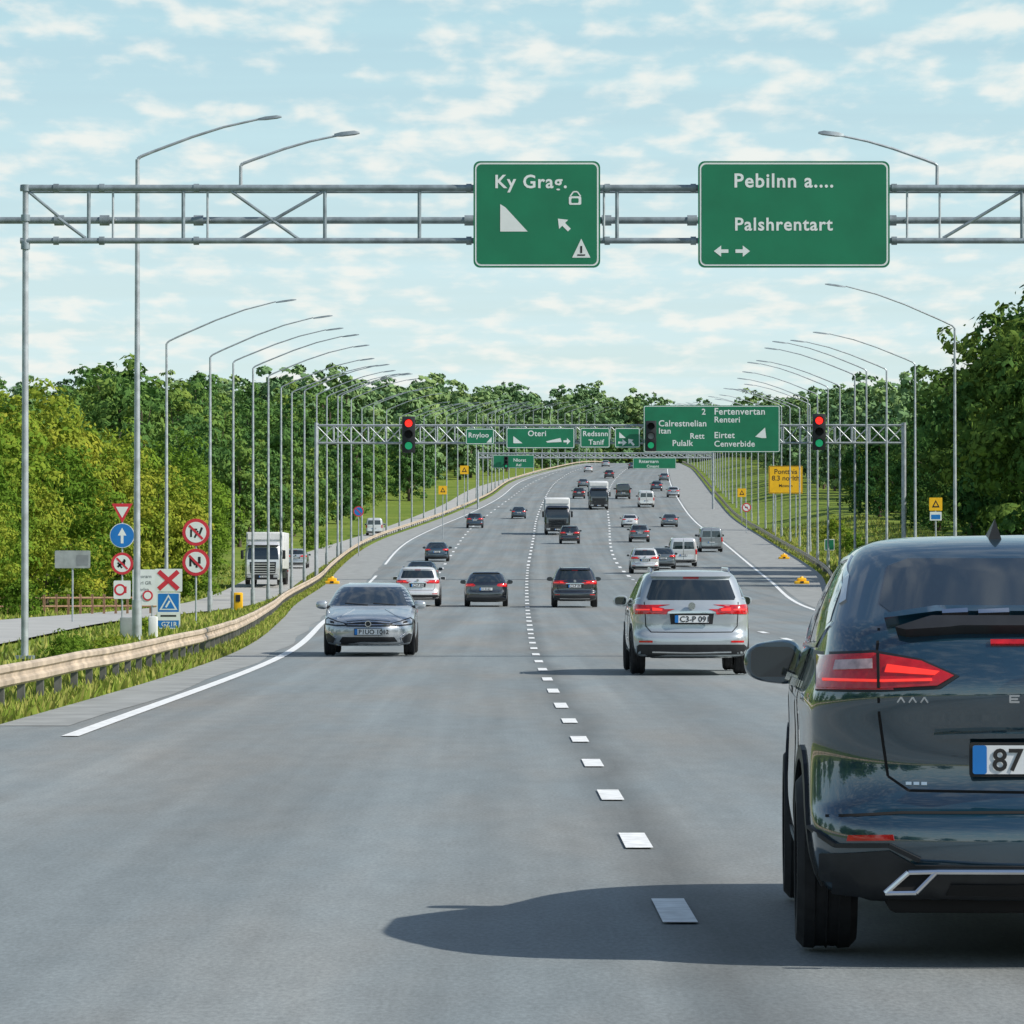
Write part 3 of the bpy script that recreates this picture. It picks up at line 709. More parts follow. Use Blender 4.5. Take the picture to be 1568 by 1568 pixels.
m = MB(); Xc = (365-784)*185/6500; m.rbox((Xc, 185, H(Xc, 185)+.4), (.38, .38, .9), .05, SYEL); m.box((Xc, 184.79, H(Xc, 185)+.6), (.2, .01, .3), BLACK); m.obj('grit_bin')
def yellow(X, y, w, z0, z1, txt):
    m = MB()
    for dx in (-w*.3, w*.3): m.cyl((X+dx, y+.1, H(X, y)-.3), (X+dx, y+.1, z1-.1), .06, .06, STEEL, 8)
    m.slab(rrect(X-w/2, X+w/2, z0, z1, .1), y, .05, SYEL); m.poly(rrect(X-w/2+.04, X+w/2-.04, z0+.04, z1-.04, .1), y-.003, BLACK); m.poly(rrect(X-w/2+.08, X+w/2-.08, z0+.08, z1-.08, .08), y-.006, SYEL)
    for i, t in enumerate(txt): m.text(t, X, y-.01, z1-.75-.62*i, .66 if i < 2 else .4, BLACK, center=True)
    return m.obj('warning_sign')
yellow(25.8, 400, 3.2, 9.3, 11.9, ('Pontthis', '8.3 norlth', 'Mosnon'))
def smallyellow(px, r0, r1, y, extra=True, dia=False):
    k = 6500/y; X = (px-784)/k; z1 = 1.53-(r0-882)/k; z0 = 1.53-(r1-882)/k; w = (z1-z0)/2; m = MB()
    post(m, X, y+.05, z1, .04)
    m.slab(rrect(X-w, X+w, z0, z1, .03), y, .04, SYEL); zc = (z0+z1)/2
    m.poly([(X-w*.6, zc-w*.5), (X, zc+w*.65), (X+w*.6, zc-w*.5)], y-.004, BLACK); m.poly([(X-w*.3, zc-w*.3), (X, zc+w*.3), (X+w*.3, zc-w*.3)], y-.008, SYEL)
    if extra:
        m.slab(rrect(X-w*.9, X+w*.9, z0-w*1.5, z0-.05, .02), y, .04, SWHITE); m.poly(rrect(X-w*.7, X+w*.7, z0-w*1.3, z0-w*.6, .02), y-.004, BLUE)
    m.obj('warning_sign')
smallyellow(1433, 762, 782, 205); smallyellow(678, 744, 757, 400, False); smallyellow(711, 713, 726, 520, False); smallyellow(1136, 748, 761, 480, False)
def rsign(px, r, rad, y, blue=True):
    k = 6500/y; X = (px-784)/k; z = 1.53-(r-882)/k; m = MB(); post(m, X, y+.05, z, .04); R_ = rad/k
    if blue: m.slab(circ(X, z, R_), y, .03, SRED); m.poly(circ(X, z, R_*.8), y-.004, BLUE); bar(m, X-R_*.5, z+R_*.5, X+R_*.5, z-R_*.5, R_*.2, y-.008, SRED)
    else: prohib(m, X, z, y, R_, [(-.3, 0, .3, 0, .3)])
    m.obj('traffic_sign')
rsign(549, 783, 8, 330); rsign(1143, 777, 7, 430, False)
m = MB(); Xg = (1270-784)*300/6500; post(m, Xg, 300, H(Xg, 300)+1.4); m.slab(rrect(Xg-.35, Xg+.35, H(Xg, 300)+1, H(Xg, 300)+1.8, .04), 299.9, .03, SWHITE); m.poly(rrect(Xg-.3, Xg+.3, H(Xg, 300)+1.05, H(Xg, 300)+1.75, .04), 299.894, SGREEN); m.obj('traffic_sign')
for (X, y) in ((-10.0, 236), (16.1, 236), (20.5, 320)):
    m = MB(); z = ZR(y)
    m.rbox((X, y, z+.08), (.8, .7, .18), .05, SYEL); m.rbox((X, y, z+.24), (.5, .4, .2), .06, SYEL); m.cyl((X, y, z+.32), (X, y, z+.42), .12, .08, SYEL, 10); m.box((X, y-.36, z+.1), (.2, .01, .12), BLACK)
    m.obj('warning_beacon')
m = MB()
for i in range(18):
    X = -22.5+i*.44; y = 172+i*.6
    z = H(X, y); m.box((X, y, z+.4), (.1, .1, 1.0), WOOD)
    if i < 17:
        X1 = X+.44; y1 = y+.6
        for h in (.4, .75): m.cyl((X, y, z+h), (X1, y1, H(X1, y1)+h), .045, .045, WOOD, 6)
m.obj('wooden_fence')

# ------------------------------------------------------------------ vehicles
def hull(sl, br, bf, taper, wheels, wr, hwmax, sub=2):
    rings = []; L = max(s_[2] for s_ in sl)
    for (z, yr, yf, hw, rr, rf) in sl:
        half = []
        for t in (0, .4, .75, .95): half.append((t*(hw-rr), yr))
        for a in (25, 50, 75): a = math.radians(a); half.append((hw-rr+rr*math.sin(a), yr+rr*(1-math.cos(a))))
        for k in range(0, 10): half.append((hw, yr+rr+(yf-rf-yr-rr)*k/9))
        for a in (75, 50, 25): a = math.radians(a); half.append((hw-rf+rf*math.sin(a), yf-rf*(1-math.cos(a))))
        for t in (.95, .75, .4, 0): half.append((t*(hw-rf), yf))
        out = []
        for (x, y) in half:
            t = (y-yr)/(yf-yr); q = (x/hw)**2
            y2 = y+br*q*(1-t)**3-bf*q*t**3
            x2_ = x*(1-taper*abs(2*y/L-1)**3)
            out.append((x2_, y2, z))
        rings.append(out+[(-x, y, z) for (x, y, z) in out[-2:0:-1]])
    n = len(rings[0]); vs = [p for r in rings for p in r]; fs = []
    for i in range(len(rings)-1):
        for k in range(n): fs.append((i*n+k, i*n+(k+1) % n, (i+1)*n+(k+1) % n, (i+1)*n+k))
    fs.append(tuple(range(n-1, -1, -1)))
    h = (n)//2; o = (len(rings)-1)*n
    for k in range(h):
        a, b = o+k, o+k+1; c, d = o+(n-k-1) % n, o+(n-k) % n
        if k == 0: fs.append((o, o+1, o+n-1))
        elif k == h-1: fs.append((a, b, c)) if c != b else None
        else: fs.append((a, b, c, d))
    me = bpy.data.meshes.new('h'); me.from_pydata(vs, [], [f for f in fs if f and len(set(f)) > 2]); me.update()
    me.materials.append(PAINT); me.materials.append(DARK)
    bm = bmesh.new(); bm.from_mesh(me); bmesh.ops.recalc_face_normals(bm, faces=bm.faces); bm.to_mesh(me); bm.free()
    ob = bpy.data.objects.new('h', me); COL.objects.link(ob)
    md = ob.modifiers.new('s', 'SUBSURF'); md.levels = sub; md.render_levels = sub
    cme = bpy.data.meshes.new('c'); bmc = bmesh.new()
    for wy in wheels:
        for sg in (-1, 1):
            bmesh.ops.create_cone(bmc, cap_ends=True, segments=40, radius1=wr+.055, radius2=wr+.055, depth=.8, matrix=Matrix.Translation((sg*(hwmax-.30+.4), wy, wr))@Matrix.Rotation(math.pi/2, 4, 'Y'))
    for f in bmc.faces: f.material_index = 1
    bmc.to_mesh(cme); bmc.free(); cme.materials.append(PAINT); cme.materials.append(DARK)
    co = bpy.data.objects.new('c', cme); COL.objects.link(co)
    b = ob.modifiers.new('b', 'BOOLEAN'); b.operation = 'DIFFERENCE'; b.object = co; b.solver = 'EXACT'
    dg = bpy.context.evaluated_depsgraph_get(); ev = ob.evaluated_get(dg); em = ev.to_mesh()
    V = [v.co.copy() for v in em.vertices]; F = [tuple(p.vertices) for p in em.polygons]; Mi = [p.material_index for p in em.polygons]
    ev.to_mesh_clear()
    bpy.data.objects.remove(ob); bpy.data.objects.remove(co)
    mb = MB(); mb.mi(PAINT); mb.mi(DARK)
    mb.v = [tuple(v) for v in V]; mb.f = F; mb.m = Mi; mb.s = [True]*len(F)
    return mb, BVHTree.FromPolygons(V, F)

def patch(mb, bvh, poly, mode, off, mt, step=.05, mirror=True):
    bm = bmesh.new(); f = bm.faces.new([bm.verts.new((p[0], p[1], 0)) for p in poly])
    bmesh.ops.triangulate(bm, faces=[f])
    for ax in (0, 1):
        lo = min(p[ax] for p in poly); hi = max(p[ax] for p in poly); q = lo+step
        while q < hi-1e-4:
            co = (q, 0, 0) if ax == 0 else (0, q, 0); no = (1, 0, 0) if ax == 0 else (0, 1, 0)
            bmesh.ops.bisect_plane(bm, geom=bm.verts[:]+bm.edges[:]+bm.faces[:], plane_co=co, plane_no=no); q += step
    bm.normal_update(); inner = {}
    bad = []
    for v in bm.verts:
        a, b = v.co.x, v.co.y
        if mode == 'rear': o = Vector((a, -5, b)); d = Vector((0, 1, 0))
        elif mode == 'front': o = Vector((a, 12, b)); d = Vector((0, -1, 0))
        elif mode == 'side': o = Vector((-5, a, b)); d = Vector((1, 0, 0))
        else: o = Vector((a, b, 5)); d = Vector((0, 0, -1))
        h, n, i, _ = bvh.ray_cast(o, d)
        if h is None: bad.append(v); continue
        if n.dot(d) > 0: n = -n
        v.co = h+n*off; inner[v] = h-n*.006
    if bad: bmesh.ops.delete(bm, geom=bad, context='VERTS')
    bm.verts.ensure_lookup_table(); bm.verts.index_update()
    vs = [v.co.copy() for v in bm.verts]; fs = [tuple(v.index for v in f_.verts) for f_ in bm.faces]
    for e in bm.edges:
        if len(e.link_faces) == 1:
            a, b = e.verts; k = len(vs); vs += [inner[a], inner[b]]; fs.append((a.index, b.index, k+1, k))
    bm.free()
    mb.add(vs, fs, mt, True)
    if mirror: mb.add([(-v[0], v[1], v[2]) for v in vs], [tuple(reversed(f_)) for f_ in fs], mt, True)

def wheel(mb, x, y, r, w, sg, n=28, dark=False):
    prof = [(-w/2, r*.6), (-w/2, r*.9), (-w*.38, r*.99), (-w*.2, r), (-w*.17, r*.975), (-w*.02, r*.975), (0, r), (w*.03, r*.975), (w*.18, r*.975), (w*.21, r), (w*.38, r*.99), (w/2, r*.9), (w*.5, r*.68)]
    rim = [(w*.5, r*.68), (w*.44, r*.66), (w*.35, r*.62), (w*.1, r*.58), (w*.05, 0.01)]
    for pr, mt in ((prof, RUBBER), (rim, DARK)):
        vs = []; m_ = len(pr)
        for k in range(n):
            a = 2*math.pi*k/n
            for (px, pr_) in pr: vs.append((x+sg*px, y+pr_*math.cos(a), r+pr_*math.sin(a)))
        fs = [(k*m_+j, k*m_+j+1, ((k+1) % n)*m_+j+1, ((k+1) % n)*m_+j) for k in range(n) for j in range(m_-1)]
        mb.add(vs, fs, mt, True)
    for k in range(5):
        a = 2*math.pi*k/5+.3; c, s_ = math.cos(a), math.sin(a); vs = []
        for (rr, hw) in ((.03, .045), (r*.64, .03)):
            for t in (-hw, hw):
                for xx in (w*.30, w*.42): vs.append((x+sg*xx, y+rr*c-t*s_, r+rr*s_+t*c))
        mb.add(vs, [(0, 1, 3, 2), (4, 6, 7, 5), (0, 4, 5, 1), (2, 3, 7, 6), (0, 2, 6, 4), (1, 5, 7, 3)], RIM)
    mb.cyl((x+sg*w*.28, y, r), (x+sg*w*.43, y, r), r*.16, r*.14, RIM, 12)
    vs = []
    for k in range(n):
        a = 2*math.pi*k/n
        for (px, q) in ((w*.45, r*.685), (w*.47, r*.63)): vs.append((x+sg*px, y+q*math.cos(a), r+q*math.sin(a)))
    mb.add(vs, [(2*k, 2*k+1, (2*k+3) % (2*n), (2*k+2) % (2*n)) for k in range(n)], RIM, True)

def mirror_part(mb, x, y, z, s=1.0):
    for sg in (-1, 1):
        X = sg*x
        bm = bmesh.new(); bmesh.ops.create_icosphere(bm, subdivisions=3, radius=1)
        for v in bm.verts:
            c = v.co; p = lambda q, e: math.copysign(abs(q)**e, q)
            c.x = p(c.x, .7)*.115*s; c.z = p(c.z, .7)*.085*s*(1-.15*(c.x*sg)/.115); c.y = max(p(c.y, .8)*.09*s, -.045*s)
        bm.verts.index_update()
        vs = [(v.co.x+X+sg*.11, v.co.y+y, v.co.z+z) for v in bm.verts]
        mb.add(vs, [[v.index for v in f.verts] for f in bm.faces], PAINT, True); bm.free()
        g_ = rrect(X+sg*.11-.088*s, X+sg*.11+.088*s, z-.058*s, z+.06*s, .04)
        mb.poly(g_, y-.048*s, GLASS)
        mb.cyl((X-sg*.08, y+.02, z-.05), (X+sg*.05, y+.01, z-.03), .025, .03, PLASTIC, 8)

def plate(mb, y, z, front, txt, w=.26):
    tmp = MB(); tmp.slab(rrect(-w-.012, w+.012, -.067, .067, .012), 0, .02, BLACK); tmp.poly(rrect(-w, w, -.056, .056, .01), -.003, PLATEW)
    tmp.poly(rrect(-w, -w+.055, -.056, .056, .01), -.006, BLUE); tmp.text(txt, -w+.075, -.007, -.042, .122, BLACK, bold=.015)
    M = Matrix.Translation((0, y, z))@(Matrix.Rotation(math.pi, 4, 'Z') if front else Matrix.Identity(4))
    o = len(mb.v)
    for vi in tmp.v: mb.v.append(tuple(M@Vector(vi)))
    for f, mi_, s2 in zip(tmp.f, tmp.m, tmp.s): mb.f.append(tuple(i+o for i in f)); mb.m.append(mb.mi(tmp.mats[mi_])); mb.s.append(s2)

def strip(p0, p1, w):
    d = Vector((p1[0]-p0[0], p1[1]-p0[1])).normalized(); n = Vector((-d.y, d.x))*w/2
    return [(p0[0]-n.x, p0[1]-n.y), (p1[0]-n.x, p1[1]-n.y), (p1[0]+n.x, p1[1]+n.y), (p0[0]+n.x, p0[1]+n.y)]
def line(mb, bvh, pts, mode, w, mt=DARK, off=.002, mirror=True, step=.06):
    for a, b in zip(pts[:-1], pts[1:]): patch(mb, bvh, strip(a, b, w), mode, off, mt, step, mirror)
def arch(mb, bvh, wy, wr, t, mt):
    n = 14; a0, a1 = math.radians(-18), math.radians(198)
    for k in range(n):
        q0 = a0+(a1-a0)*k/n; q1 = a0+(a1-a0)*(k+1)/n; r0 = wr+.06; r1 = wr+.06+t
        poly = [(wy+r0*math.cos(q0), wr+r0*math.sin(q0)), (wy+r1*math.cos(q0), wr+r1*math.sin(q0)), (wy+r1*math.cos(q1), wr+r1*math.sin(q1)), (wy+r0*math.cos(q1), wr+r0*math.sin(q1))]
        if min(p[1] for p in poly) < .2: continue
        patch(mb, bvh, poly, 'side', .012, mt, .08)
def side_glass(mb, bvh, polys, sills):
    for p in polys: patch(mb, bvh, p, 'side', .004, GLASS, .06)
    for l in sills: line(mb, bvh, l, 'side', .018, CHROME, .007)

def car_suv_coupe():
    sl = [(.21, .16, 4.30, .80, .20, .3), (.29, .05, 4.42, .90, .22, .35), (.42, .0, 4.48, .935, .24, .4), (.54, .0, 4.5, .945, .24, .42), (.585, .03, 4.49, .945, .24, .42), (.62, .085, 4.48, .945, .24, .42), (.66, .10, 4.47, .943, .24, .42),
          (.74, .125, 4.46, .94, .25, .42), (.85, .125, 4.38, .935, .26, .45), (.95, .09, 4.15, .940, .26, .5), (1.01, .055, 3.75, .942, .25, .5), (1.06, .045, 3.50, .932, .25, .46), (1.12, .055, 3.27, .905, .24, .42), (1.20, .085, 3.05, .88, .24, .35),
          (1.27, .13, 2.93, .865, .25, .3), (1.325, .19, 2.83, .85, .26, .3), (1.37, .28, 2.75, .835, .28, .3), (1.48, .50, 2.55, .79, .28, .28), (1.58, .70, 2.32, .735, .26, .26), (1.64, .84, 2.18, .69, .24, .25), (1.68, 1.0, 1.98, .61, .22, .22), (1.70, 1.25, 1.75, .38, .15, .15)]
    mb, bv = hull(sl, .15, .22, .07, (.92, 3.62), .36, .945)
    R = 'rear'
    patch(mb, bv, [(-.57, 1.375), (.57, 1.375), (.62, 1.415), (.575, 1.565), (.49, 1.597), (-.49, 1.597), (-.575, 1.565), (-.62, 1.415)], R, .004, GLASS, .06, False)
    # tailgate lip spoiler with centre brake light
    patch(mb, bv, [(-.52, 1.285), (-.3, 1.30), (.3, 1.30), (.52, 1.285), (.56, 1.295), (.42, 1.335), (-.42, 1.335), (-.56, 1.295)], R, .045, PLASTIC, .04, False)
    patch(mb, bv, [(-.60, 1.325), (-.4, 1.350), (.4, 1.350), (.60, 1.325), (.60, 1.342), (.4, 1.372), (-.4, 1.372), (-.60, 1.342)], R, .045, PAINT, .04, False)
    for sg in (-1, 1):
        for (a, b) in ((.12, .24), (.28, .38)): patch(mb, bv, [(sg*a, 1.342), (sg*b, 1.338), (sg*b, 1.352), (sg*a, 1.358)] if sg > 0 else [(sg*b, 1.338), (sg*a, 1.342), (sg*a, 1.358), (sg*b, 1.352)], R, .05, CHROME, .05, False)
    patch(mb, bv, [(-.2, 1.255), (.2, 1.255), (.2, 1.272), (-.2, 1.272)], R, .012, RED, .05, False)
    patch(mb, bv, [(-.875, 1.07), (-.64, 1.072), (-.40, 1.085), (-.325, 1.135), (-.47, 1.20), (-.65, 1.232), (-.865, 1.222)], R, .006, PLASTIC, .03)
    patch(mb, bv, [(-.865, 1.082), (-.64, 1.084), (-.41, 1.097), (-.345, 1.135), (-.47, 1.19), (-.65, 1.218), (-.855, 1.208)], R, .014, RED, .03)
    patch(mb, bv, [(-.80, 1.150), (-.655, 1.158), (-.655, 1.195), (-.79, 1.188)], R, .018, LENSW, .03)
    patch(mb, bv, [(-.61, 1.145), (-.42, 1.135), (-.40, 1.150), (-.60, 1.175)], R, .018, REDL, .03)
    line(mb, bv, [(-.84, 1.112), (-.62, 1.112), (-.43, 1.118)], R, .010, REDL, .018)
    line(mb, bv, [(-.633, 1.085), (-.633, 1.215)], R, .010, DARK, .020)
    patch(mb, bv, [(.12, 1.08), (.38, 1.075), (.42, 1.14), (.16, 1.20)], 'side', .010, RED, .03)
    line(mb, bv, [(-.63, 1.32), (-.645, 1.20), (-.635, .98), (-.60, .74), (-.52, .685), (.0, .68)], R, .010)
    line(mb, bv, [(-.90, .575), (-.55, .60), (0, .605)], R, .010)
    patch(mb, bv, [(-.33, .875), (.33, .875), (.40, .85), (.33, .74), (-.33, .74), (-.40, .85)], R, -.001, PLASTIC, .05, False)
    line(mb, bv, [(-.42, .905), (-.2, .912), (0, .915)], R, .020, PAINT, .03)
    plate(mb, .078, .81, False, '87 96B', .275)
    for i in range(3):
        x0 = -.565+.045*i
        for seg in ([(x0, 1.033), (x0+.014, 1.053)], [(x0+.014, 1.053), (x0+.028, 1.033)]): line(mb, bv, seg, R, .006, CHROME, .006, False)
    for i in range(4):
        x0 = -.13+.06*i
        for seg in ([(x0, 1.035), (x0, 1.062)], [(x0, 1.060), (x0+.036, 1.060)], [(x0, 1.048), (x0+.03, 1.048)], [(x0, 1.037), (x0+.036, 1.037)]): line(mb, bv, seg, R, .007, CHROME, .006, False)
    for i in range(3): line(mb, bv, [(-.53+.03*i, .712), (-.508+.03*i, .712)], R, .012, CHROME, .006, False)
    n = 24
    for k in range(n):
        a, b = 2*math.pi*k/n, 2*math.pi*(k+1)/n
        mb.cyl((.07*math.cos(a), .035, 1.145+.052*math.sin(a)), (.07*math.cos(b), .035, 1.145+.052*math.sin(b)), .008, .008, CHROME, 6, False)
    mb.cyl((-.05, .035, 1.145), (.05, .035, 1.15), .007, .007, CHROME, 6)
    patch(mb, bv, [(-.80, .22), (-.86, .34), (-.86, .43), (-.60, .455), (-.5, .40), (.5, .40), (.60, .455), (.86, .43), (.86, .34), (.80, .22)], R, .010, PLASTIC, .05, False)
    patch(mb, bv, [(-.76, .487), (-.58, .495), (-.585, .517), (-.755, .510)], R, .008, RED, .04)
    line(mb, bv, [(-.90, .53), (-.80, .468), (-.60, .475), (-.48, .42)], R, .016, PLASTIC, .016)
    for sg in (-1, 1):
        q = [(sg*.62, .295), (sg*.53, .375), (sg*.42, .378), (sg*.50, .297)]
        for i in range(4):
            a, b = q[i], q[(i+1) % 4]; mb.cyl((a[0], -.015, a[1]), (b[0], -.015, b[1]), .011, .011, CHROME, 8)
        mb.poly(q if sg < 0 else q[::-1], -.006, DARK)
    mb.cyl((-.42, -.018, .378), (.42, -.018, .378), .012, .012, CHROME, 8)
    patch(mb, bv, [(-.40, .23), (.40, .23), (.36, .33), (-.36, .33)], R, .016, DARK, .06, False)
    mb.rbox((0, 1.15, .25), (1.2, 1.9, .10), .03, DARK)
    mb.cyl((-.35, .4, .24), (-.35, 1.6, .24), .05, .05, POSTM, 10)
    side_glass(mb, bv, [[(.60, 1.345), (.95, 1.26), (1.50, 1.25), (1.52, 1.57), (1.2, 1.585), (.84, 1.49)], [(1.60, 1.245), (2.60, 1.235), (2.62, 1.30), (2.30, 1.50), (2.1, 1.565), (1.60, 1.58)]],
               [[(.55, 1.335), (.95, 1.243), (2.7, 1.218)], [(.66, 1.42), (.88, 1.52), (1.2, 1.605), (2.1, 1.59), (2.4, 1.46)]])
    line(mb, bv, [(1.56, 1.22), (1.56, .75), (1.5, .40), (2.85, .38), (2.95, .8), (2.75, 1.2)], 'side', .010)
    line(mb, bv, [(1.45, 1.22), (1.25, .95), (1.22, .6)], 'side', .010)
    for yy_ in (1.75, 2.75): patch(mb, bv, [(yy_-.1, 1.055), (yy_+.1, 1.055), (yy_+.1, 1.085), (yy_-.1, 1.085)], 'side', .03, CHROME, .06)
    patch(mb, bv, [(1.32, .24), (3.2, .24), (3.2, .38), (1.32, .38)], 'side', .012, PLASTIC, .08)
    arch(mb, bv, .92, .36, .055, PLASTIC); arch(mb, bv, 3.62, .36, .055, PLASTIC)
    patch(mb, bv, [(-.66, 1.13), (.66, 1.13), (.58, 1.55), (-.58, 1.55)], 'front', .004, GLASS, .08, False)
    patch(mb, bv, [(-.85, .78), (-.5, .74), (-.5, .84), (-.82, .9)], 'front', .008, LAMP, .05)
    patch(mb, bv, [(-.45, .5), (.45, .5), (.48, .8), (-.48, .8)], 'front', .006, PLASTIC, .08, False)
    mirror_part(mb, .90, 2.72, 1.14, 1.15)
    mb.add([(-.15, 1.05, 1.67), (-.09, 1.05, 1.67), (-.12, 1.1, 1.67), (-.12, 1.06, 1.765), (-.09, 1.35, 1.68), (-.15, 1.35, 1.68)], [(0, 3, 1), (0, 5, 3), (1, 3, 4), (3, 5, 4)], PLASTIC)
    for wy in (.92, 3.62):
        for sg in (-1, 1): wheel(mb, sg*.825, wy, .36, .245, sg, 36)
    return mb.mesh('coupe_suv')

def car_wagon():
    sl = [(.24, .14, 4.35, .80, .2, .3), (.32, .03, 4.5, .88, .22, .35), (.48, 0, 4.56, .91, .22, .4), (.60, .01, 4.56, .915, .22, .42), (.65, .07, 4.54, .915, .22, .42), (.72, .095, 4.5, .915, .22, .42), (.84, .095, 4.42, .915, .22, .45), (.92, .075, 4.2, .912, .22, .5),
          (1.0, .08, 3.75, .907, .22, .5), (1.06, .11, 3.38, .90, .22, .4), (1.12, .15, 3.2, .88, .22, .32), (1.25, .23, 3.0, .83, .22, .3), (1.40, .32, 2.72, .765, .22, .28), (1.50, .37, 2.5, .715, .2, .25), (1.56, .42, 2.3, .66, .2, .22), (1.595, .55, 2.05, .56, .2, .2), (1.61, .85, 1.8, .34, .15, .15)]
    mb, bv = hull(sl, .10, .22, .05, (.90, 3.65), .345, .915)
    patch(mb, bv, [(-.66, 1.15), (.66, 1.15), (.68, 1.19), (.59, 1.455), (-.59, 1.455), (-.68, 1.19)], 'rear', .004, GLASS, .06, False)
    patch(mb, bv, [(-.60, 1.485), (.60, 1.485), (.55, 1.54), (-.55, 1.54)], 'rear', .05, PAINT, .05, False)
    patch(mb, bv, [(-.12, 1.475), (.12, 1.475), (.12, 1.49), (-.12, 1.49)], 'rear', .03, RED, .05, False)
    patch(mb, bv, [(-.885, .93), (-.60, .94), (-.42, .965), (-.42, 1.02), (-.60, 1.06), (-.87, 1.085)], 'rear', .010, RED, .04)
    patch(mb, bv, [(-.60, .985), (-.45, .985), (-.45, 1.01), (-.60, 1.03)], 'rear', .015, REDL, .04)
    line(mb, bv, [(-.84, 1.0), (-.64, 1.0)], 'rear', .02, REDL, .014)
    patch(mb, bv, [(.1, .93), (.4, .97), (.38, 1.06), (.1, 1.08)], 'side', .008, RED, .04)
    line(mb, bv, [(-.72, 1.12), (-.70, .75), (-.62, .66), (0, .655)], 'rear', .014)
    patch(mb, bv, [(-.34, .94), (.34, .94), (.32, .78), (-.32, .78)], 'rear', .002, PLASTIC, .05, False)
    line(mb, bv, [(-.36, .955), (0, .965)], 'rear', .025, CHROME, .015)
    plate(mb, .06, .86, False, 'C3-P 091', .26)
    mb.cyl((0, .075, 1.06), (0, .045, 1.06), .055, .055, CHROME, 16)
    patch(mb, bv, [(-.84, .26), (-.885, .40), (-.80, .47), (.80, .47), (.885, .40), (.84, .26)], 'rear', .008, PLASTIC, .06, False)
    patch(mb, bv, [(-.80, .50), (-.60, .50), (-.60, .53), (-.80, .53)], 'rear', .008, RED, .05)
    line(mb, bv, [(-.6, .36), (0, .35)], 'rear', .02, CHROME, .02)
    side_glass(mb, bv, [[(.38, 1.2), (1.0, 1.13), (1.0, 1.47), (.62, 1.45)], [(1.08, 1.12), (1.9, 1.11), (1.9, 1.49), (1.08, 1.48)], [(1.98, 1.11), (2.9, 1.10), (2.85, 1.2), (2.45, 1.47), (1.98, 1.49)]], [[(.35, 1.17), (1, 1.105), (2.95, 1.08)]])
    line(mb, bv, [(1.94, 1.08), (1.94, .4)], 'side', .012); line(mb, bv, [(1.04, 1.08), (1.25, .8), (1.25, .4)], 'side', .012); line(mb, bv, [(2.95, 1.05), (3.05, .8), (3.0, .4)], 'side', .012)
    patch(mb, bv, [(1.3, .27), (3.2, .27), (3.2, .37), (1.3, .37)], 'side', .01, PLASTIC, .08)
    arch(mb, bv, .90, .345, .04, PLASTIC); arch(mb, bv, 3.65, .345, .04, PLASTIC)
    for sg in (-1, 1):
        mb.tube([(sg*.60, .55, 1.57), (sg*.60, .65, 1.63), (sg*.58, 2.0, 1.64), (sg*.57, 2.2, 1.585)], [.018]*4, CHROME, 6)
    patch(mb, bv, [(-.70, 1.09), (.70, 1.09), (.60, 1.47), (-.60, 1.47)], 'front', .004, GLASS, .08, False)
    patch(mb, bv, [(-.85, .74), (-.5, .70), (-.5, .80), (-.82, .87)], 'front', .008, LAMP, .05)
    patch(mb, bv, [(-.46, .68), (.46, .68), (.48, .79), (-.48, .79)], 'front', .006, PLASTIC, .08, False)
    patch(mb, bv, [(-.6, .32), (.6, .32), (.55, .48), (-.55, .48)], 'front', .006, PLASTIC, .08, False)
    plate(mb, 4.60, .56, True, 'BA 7121')
    mirror_part(mb, .88, 2.95, 1.12, 1.0)
    for wy in (.90, 3.65):
        for sg in (-1, 1): wheel(mb, sg*.80, wy, .345, .225, sg)
    return mb.mesh('wagon')

